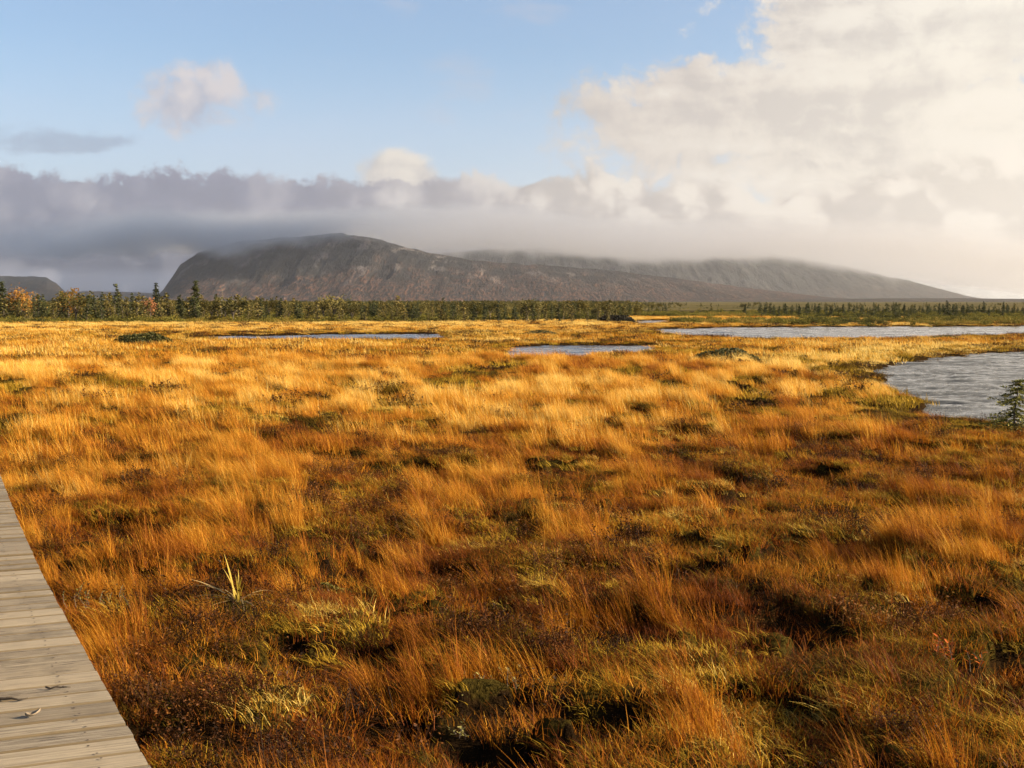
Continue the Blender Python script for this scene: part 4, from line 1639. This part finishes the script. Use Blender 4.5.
def build_sprig(name, px, py, h, nst, nleaf, leaf, label, cat, ramp, seed, group=None, spread=0.05, rough=0.5):
    p = gp(px, py, 0.05)
    root = empty(name, (p.x, p.y, gz(p.x, p.y)))
    tag(root, label, cat, group)
    rng = random.Random(seed)
    m = needle_mat(name + '_leaf', ramp, 0.3)
    SV, SF, V, Fc, rn = [], [], [], [], []
    for k in range(nst):
        b = Vector((rng.gauss(0, spread), rng.gauss(0, spread), -0.02))
        e = b + Vector((rng.gauss(-0.1, 0.3), rng.gauss(0, 0.3), 1)).normalized() * h * rng.uniform(0.6, 1.1)
        mid = (b + e) / 2 + Vector((rng.gauss(0, 0.1), rng.gauss(0, 0.1), 0)) * h
        tube(SV, SF, [b, mid, e], [0.0025, 0.002, 0.001], 5)
        for q in range(nleaf):
            t = 0.25 + 0.78 * (q + rng.random() * 0.6) / nleaf
            c = (b * (1 - t) ** 2 + mid * 2 * t * (1 - t) + e * t * t) if t < 1 else e
            an = q * 2.4 + rng.random()
            ax = Vector((math.cos(an), math.sin(an), rng.uniform(0.1, 0.9))).normalized()
            sd = ax.cross(Vector((0, 0, 1))).normalized()
            nn = sd.cross(ax)
            l = leaf * rng.uniform(0.7, 1.25)
            w = l * 0.42
            b0 = len(V)
            V += [c, c + ax * l * .35 + sd * w * .5 + nn * l * .06, c + ax * l * .75 + sd * w * .38 + nn * l * .03, c + ax * l - nn * l * .05,
                  c + ax * l * .75 - sd * w * .38 + nn * l * .03, c + ax * l * .35 - sd * w * .5 + nn * l * .06]
            rn += [rng.random()] * 6
            Fc.append((b0, b0 + 1, b0 + 2, b0 + 3))
            Fc.append((b0, b0 + 3, b0 + 4, b0 + 5))
    mesh_np('stem', SV, SF, [M_BARK], parent=root)
    o = mesh_np('leaves', V, Fc, [m], smooth=True, parent=root)
    rnd_attr(o, rn)


build_sapling()
DARKS = [(0.0, (0.020, 0.024, 0.008)), (0.5, (0.050, 0.050, 0.014)), (1.0, (0.11, 0.090, 0.026))]
GREENS2 = [(0.0, (0.026, 0.028, 0.008)), (0.5, (0.070, 0.066, 0.014)), (1.0, (0.15, 0.12, 0.026))]
GREENS = [(0.0, (0.040, 0.040, 0.008)), (0.5, (0.11, 0.095, 0.014)), (1.0, (0.20, 0.155, 0.026))]
build_mound('bog_shrub', 106, 174, 343, 0.6, 'dark green low mound of bushes alone in the golden meadow on the left', 51, GREENS2, leaf=0.13, n=3000)
build_mound('bog_shrub', 688, 765, 361, 0.5, 'dark green low bush in the straw grass left of the near pond', 52, DARKS, leaf=0.10, n=2200)
build_mound('bog_shrub', 597, 636, 321, 0.75, 'black looking domed bush at the far end of the bog, left of the lake', 53, [(0.0, (0.010, 0.010, 0.006)), (0.5, (0.022, 0.018, 0.010)), (1.0, (0.04, 0.032, 0.016))], leaf=0.2, n=1300)
build_mound('bog_shrub', 518, 560, 333.5, 0.30, 'thin dark bush patch beyond the small blue pool', 54, DARKS, leaf=0.1, n=900)
build_mound('bog_shrub', 282, 362, 574, 0.16, 'bright olive cushion bush low in the grass right of the sword leaved plant', 55, GREENS, leaf=0.022, n=3200)
build_mound('bog_shrub', 930, 966, 337.5, 0.22, 'small dark bush on the near bank of the far lake', 56, DARKS, leaf=0.1, n=700)
build_iris()
REDS = [(0.0, (0.30, 0.050, 0.006)), (0.5, (0.42, 0.105, 0.010)), (1.0, (0.46, 0.16, 0.02))]
PALES = [(0.0, (0.12, 0.11, 0.026)), (0.5, (0.28, 0.24, 0.065)), (1.0, (0.42, 0.36, 0.14))]
build_sprig('red_sprig', 942, 662, 0.14, 4, 7, 0.034, 'taller red orange leaved seedling in the dark moss at the lower right', 'seedling', REDS, 61, spread=0.02)
build_sprig('red_sprig', 976, 656, 0.12, 3, 6, 0.030, 'smaller red orange leaved seedling just right of the taller one', 'seedling', REDS, 62, spread=0.02)
build_sprig('pale_leaved_shrub', 500, 678, 0.13, 20, 8, 0.021, 'low shrub with many pale yellow leaves in the middle foreground', 'shrub', PALES, 63, spread=0.12)
build_sprig('pale_leaved_shrub', 462, 712, 0.11, 3, 8, 0.022, 'lone sprig with pale green leaves in the dark hollow at the bottom', 'shrub', PALES, 64, spread=0.02)
build_sprig('pale_leaved_shrub', 98, 606, 0.13, 14, 9, 0.020, 'small yellow green leaved shrub beside the boardwalk', 'shrub', [(0.0, (0.06, 0.06, 0.012)), (0.5, (0.16, 0.14, 0.026)), (1.0, (0.28, 0.23, 0.06))], 65, spread=0.09)
build_sprig('pale_leaved_shrub', 572, 668, 0.10, 8, 7, 0.019, 'thin brownish pink leaved shrub right of the pale yellow one', 'shrub', [(0.0, (0.12, 0.06, 0.03)), (0.5, (0.24, 0.14, 0.07)), (1.0, (0.34, 0.22, 0.12))], 66, spread=0.08)


# ------------------------------------------------------------------ litter on the boards
def build_litter():
    mt = bark_mat('twig_bark', (0.020, 0.014, 0.010), (0.05, 0.038, 0.026))

    def twig(px, py, L, ang, r, label, seed):
        rng = random.Random(seed)
        p = gp(px, py, DECK_Z)
        root = empty('twig', (p.x, p.y, DECK_Z + 0.0045 + r))
        V, Fc = [], []
        pts = [Vector(((k / 5 - 0.5) * L, rng.uniform(-.08, .08) * L, rng.uniform(0, 0.004))) for k in range(6)]
        tube(V, Fc, pts, [r, r * 1.1, r, r * .85, r * .7, r * .4], 6)
        o = mesh_np('twig', V, Fc, [mt])
        bpy.data.objects.remove(root)
        V2, F2 = [], []
        tube(V2, F2, [pts[2], pts[2] + Vector((L * .12, L * .16, 0.003))], [r * .7, r * .3], 5)
        b = mesh_np('side_shoot', V2, F2, [mt], parent=o)
        o.location = (p.x, p.y, DECK_Z + 0.005 + r)
        o.rotation_euler = (0, 0, ang)
        tag(o, label, 'twig')
    twig(8, 702, 0.15, 0.05, 0.006, 'dark stick lying on the boards at the left edge of the picture', 1)
    twig(58, 690, 0.10, 0.12, 0.004, 'short dark twig with a side shoot lying across a gap between boards', 2)
    # a curled dry leaf
    p = gp(33, 718, DECK_Z)
    V, Fc = [], []
    n, L, w = 7, 0.058, 0.026
    for k in range(n):
        s = k / (n - 1)
        ww = w * math.sin(math.pi * (0.08 + 0.9 * s)) * 0.5
        zc = 0.012 * (s - 0.4) ** 2 * 4
        for j in (-1, -0.5, 0, 0.5, 1):
            V.append(((s - 0.5) * L, j * ww, zc + 0.012 * j * j + 0.003))
    for k in range(n - 1):
        for j in range(4):
            a = k * 5 + j
            Fc.append((a, a + 1, a + 6, a + 5))
    m, nt, out = new_mat('dry_leaf')
    nn = noise(nt, geo_pos(nt), 60.0, 3, 0.6)
    principled(nt, out, nn.ramp([(0.3, (0.11, 0.08, 0.05)), (0.7, (0.24, 0.19, 0.13))]), 0.7, 0.3)
    o = mesh_np('dry_leaf', V, Fc, [m])
    sol = o.modifiers.new('thickness', 'SOLIDIFY')
    sol.thickness = 0.0006
    o.location = (p.x, p.y, DECK_Z + 0.0045)
    o.rotation_euler = (0, 0, 0.5)
    tag(o, 'curled pale dry leaf lying on the boardwalk', 'leaf')


build_litter()
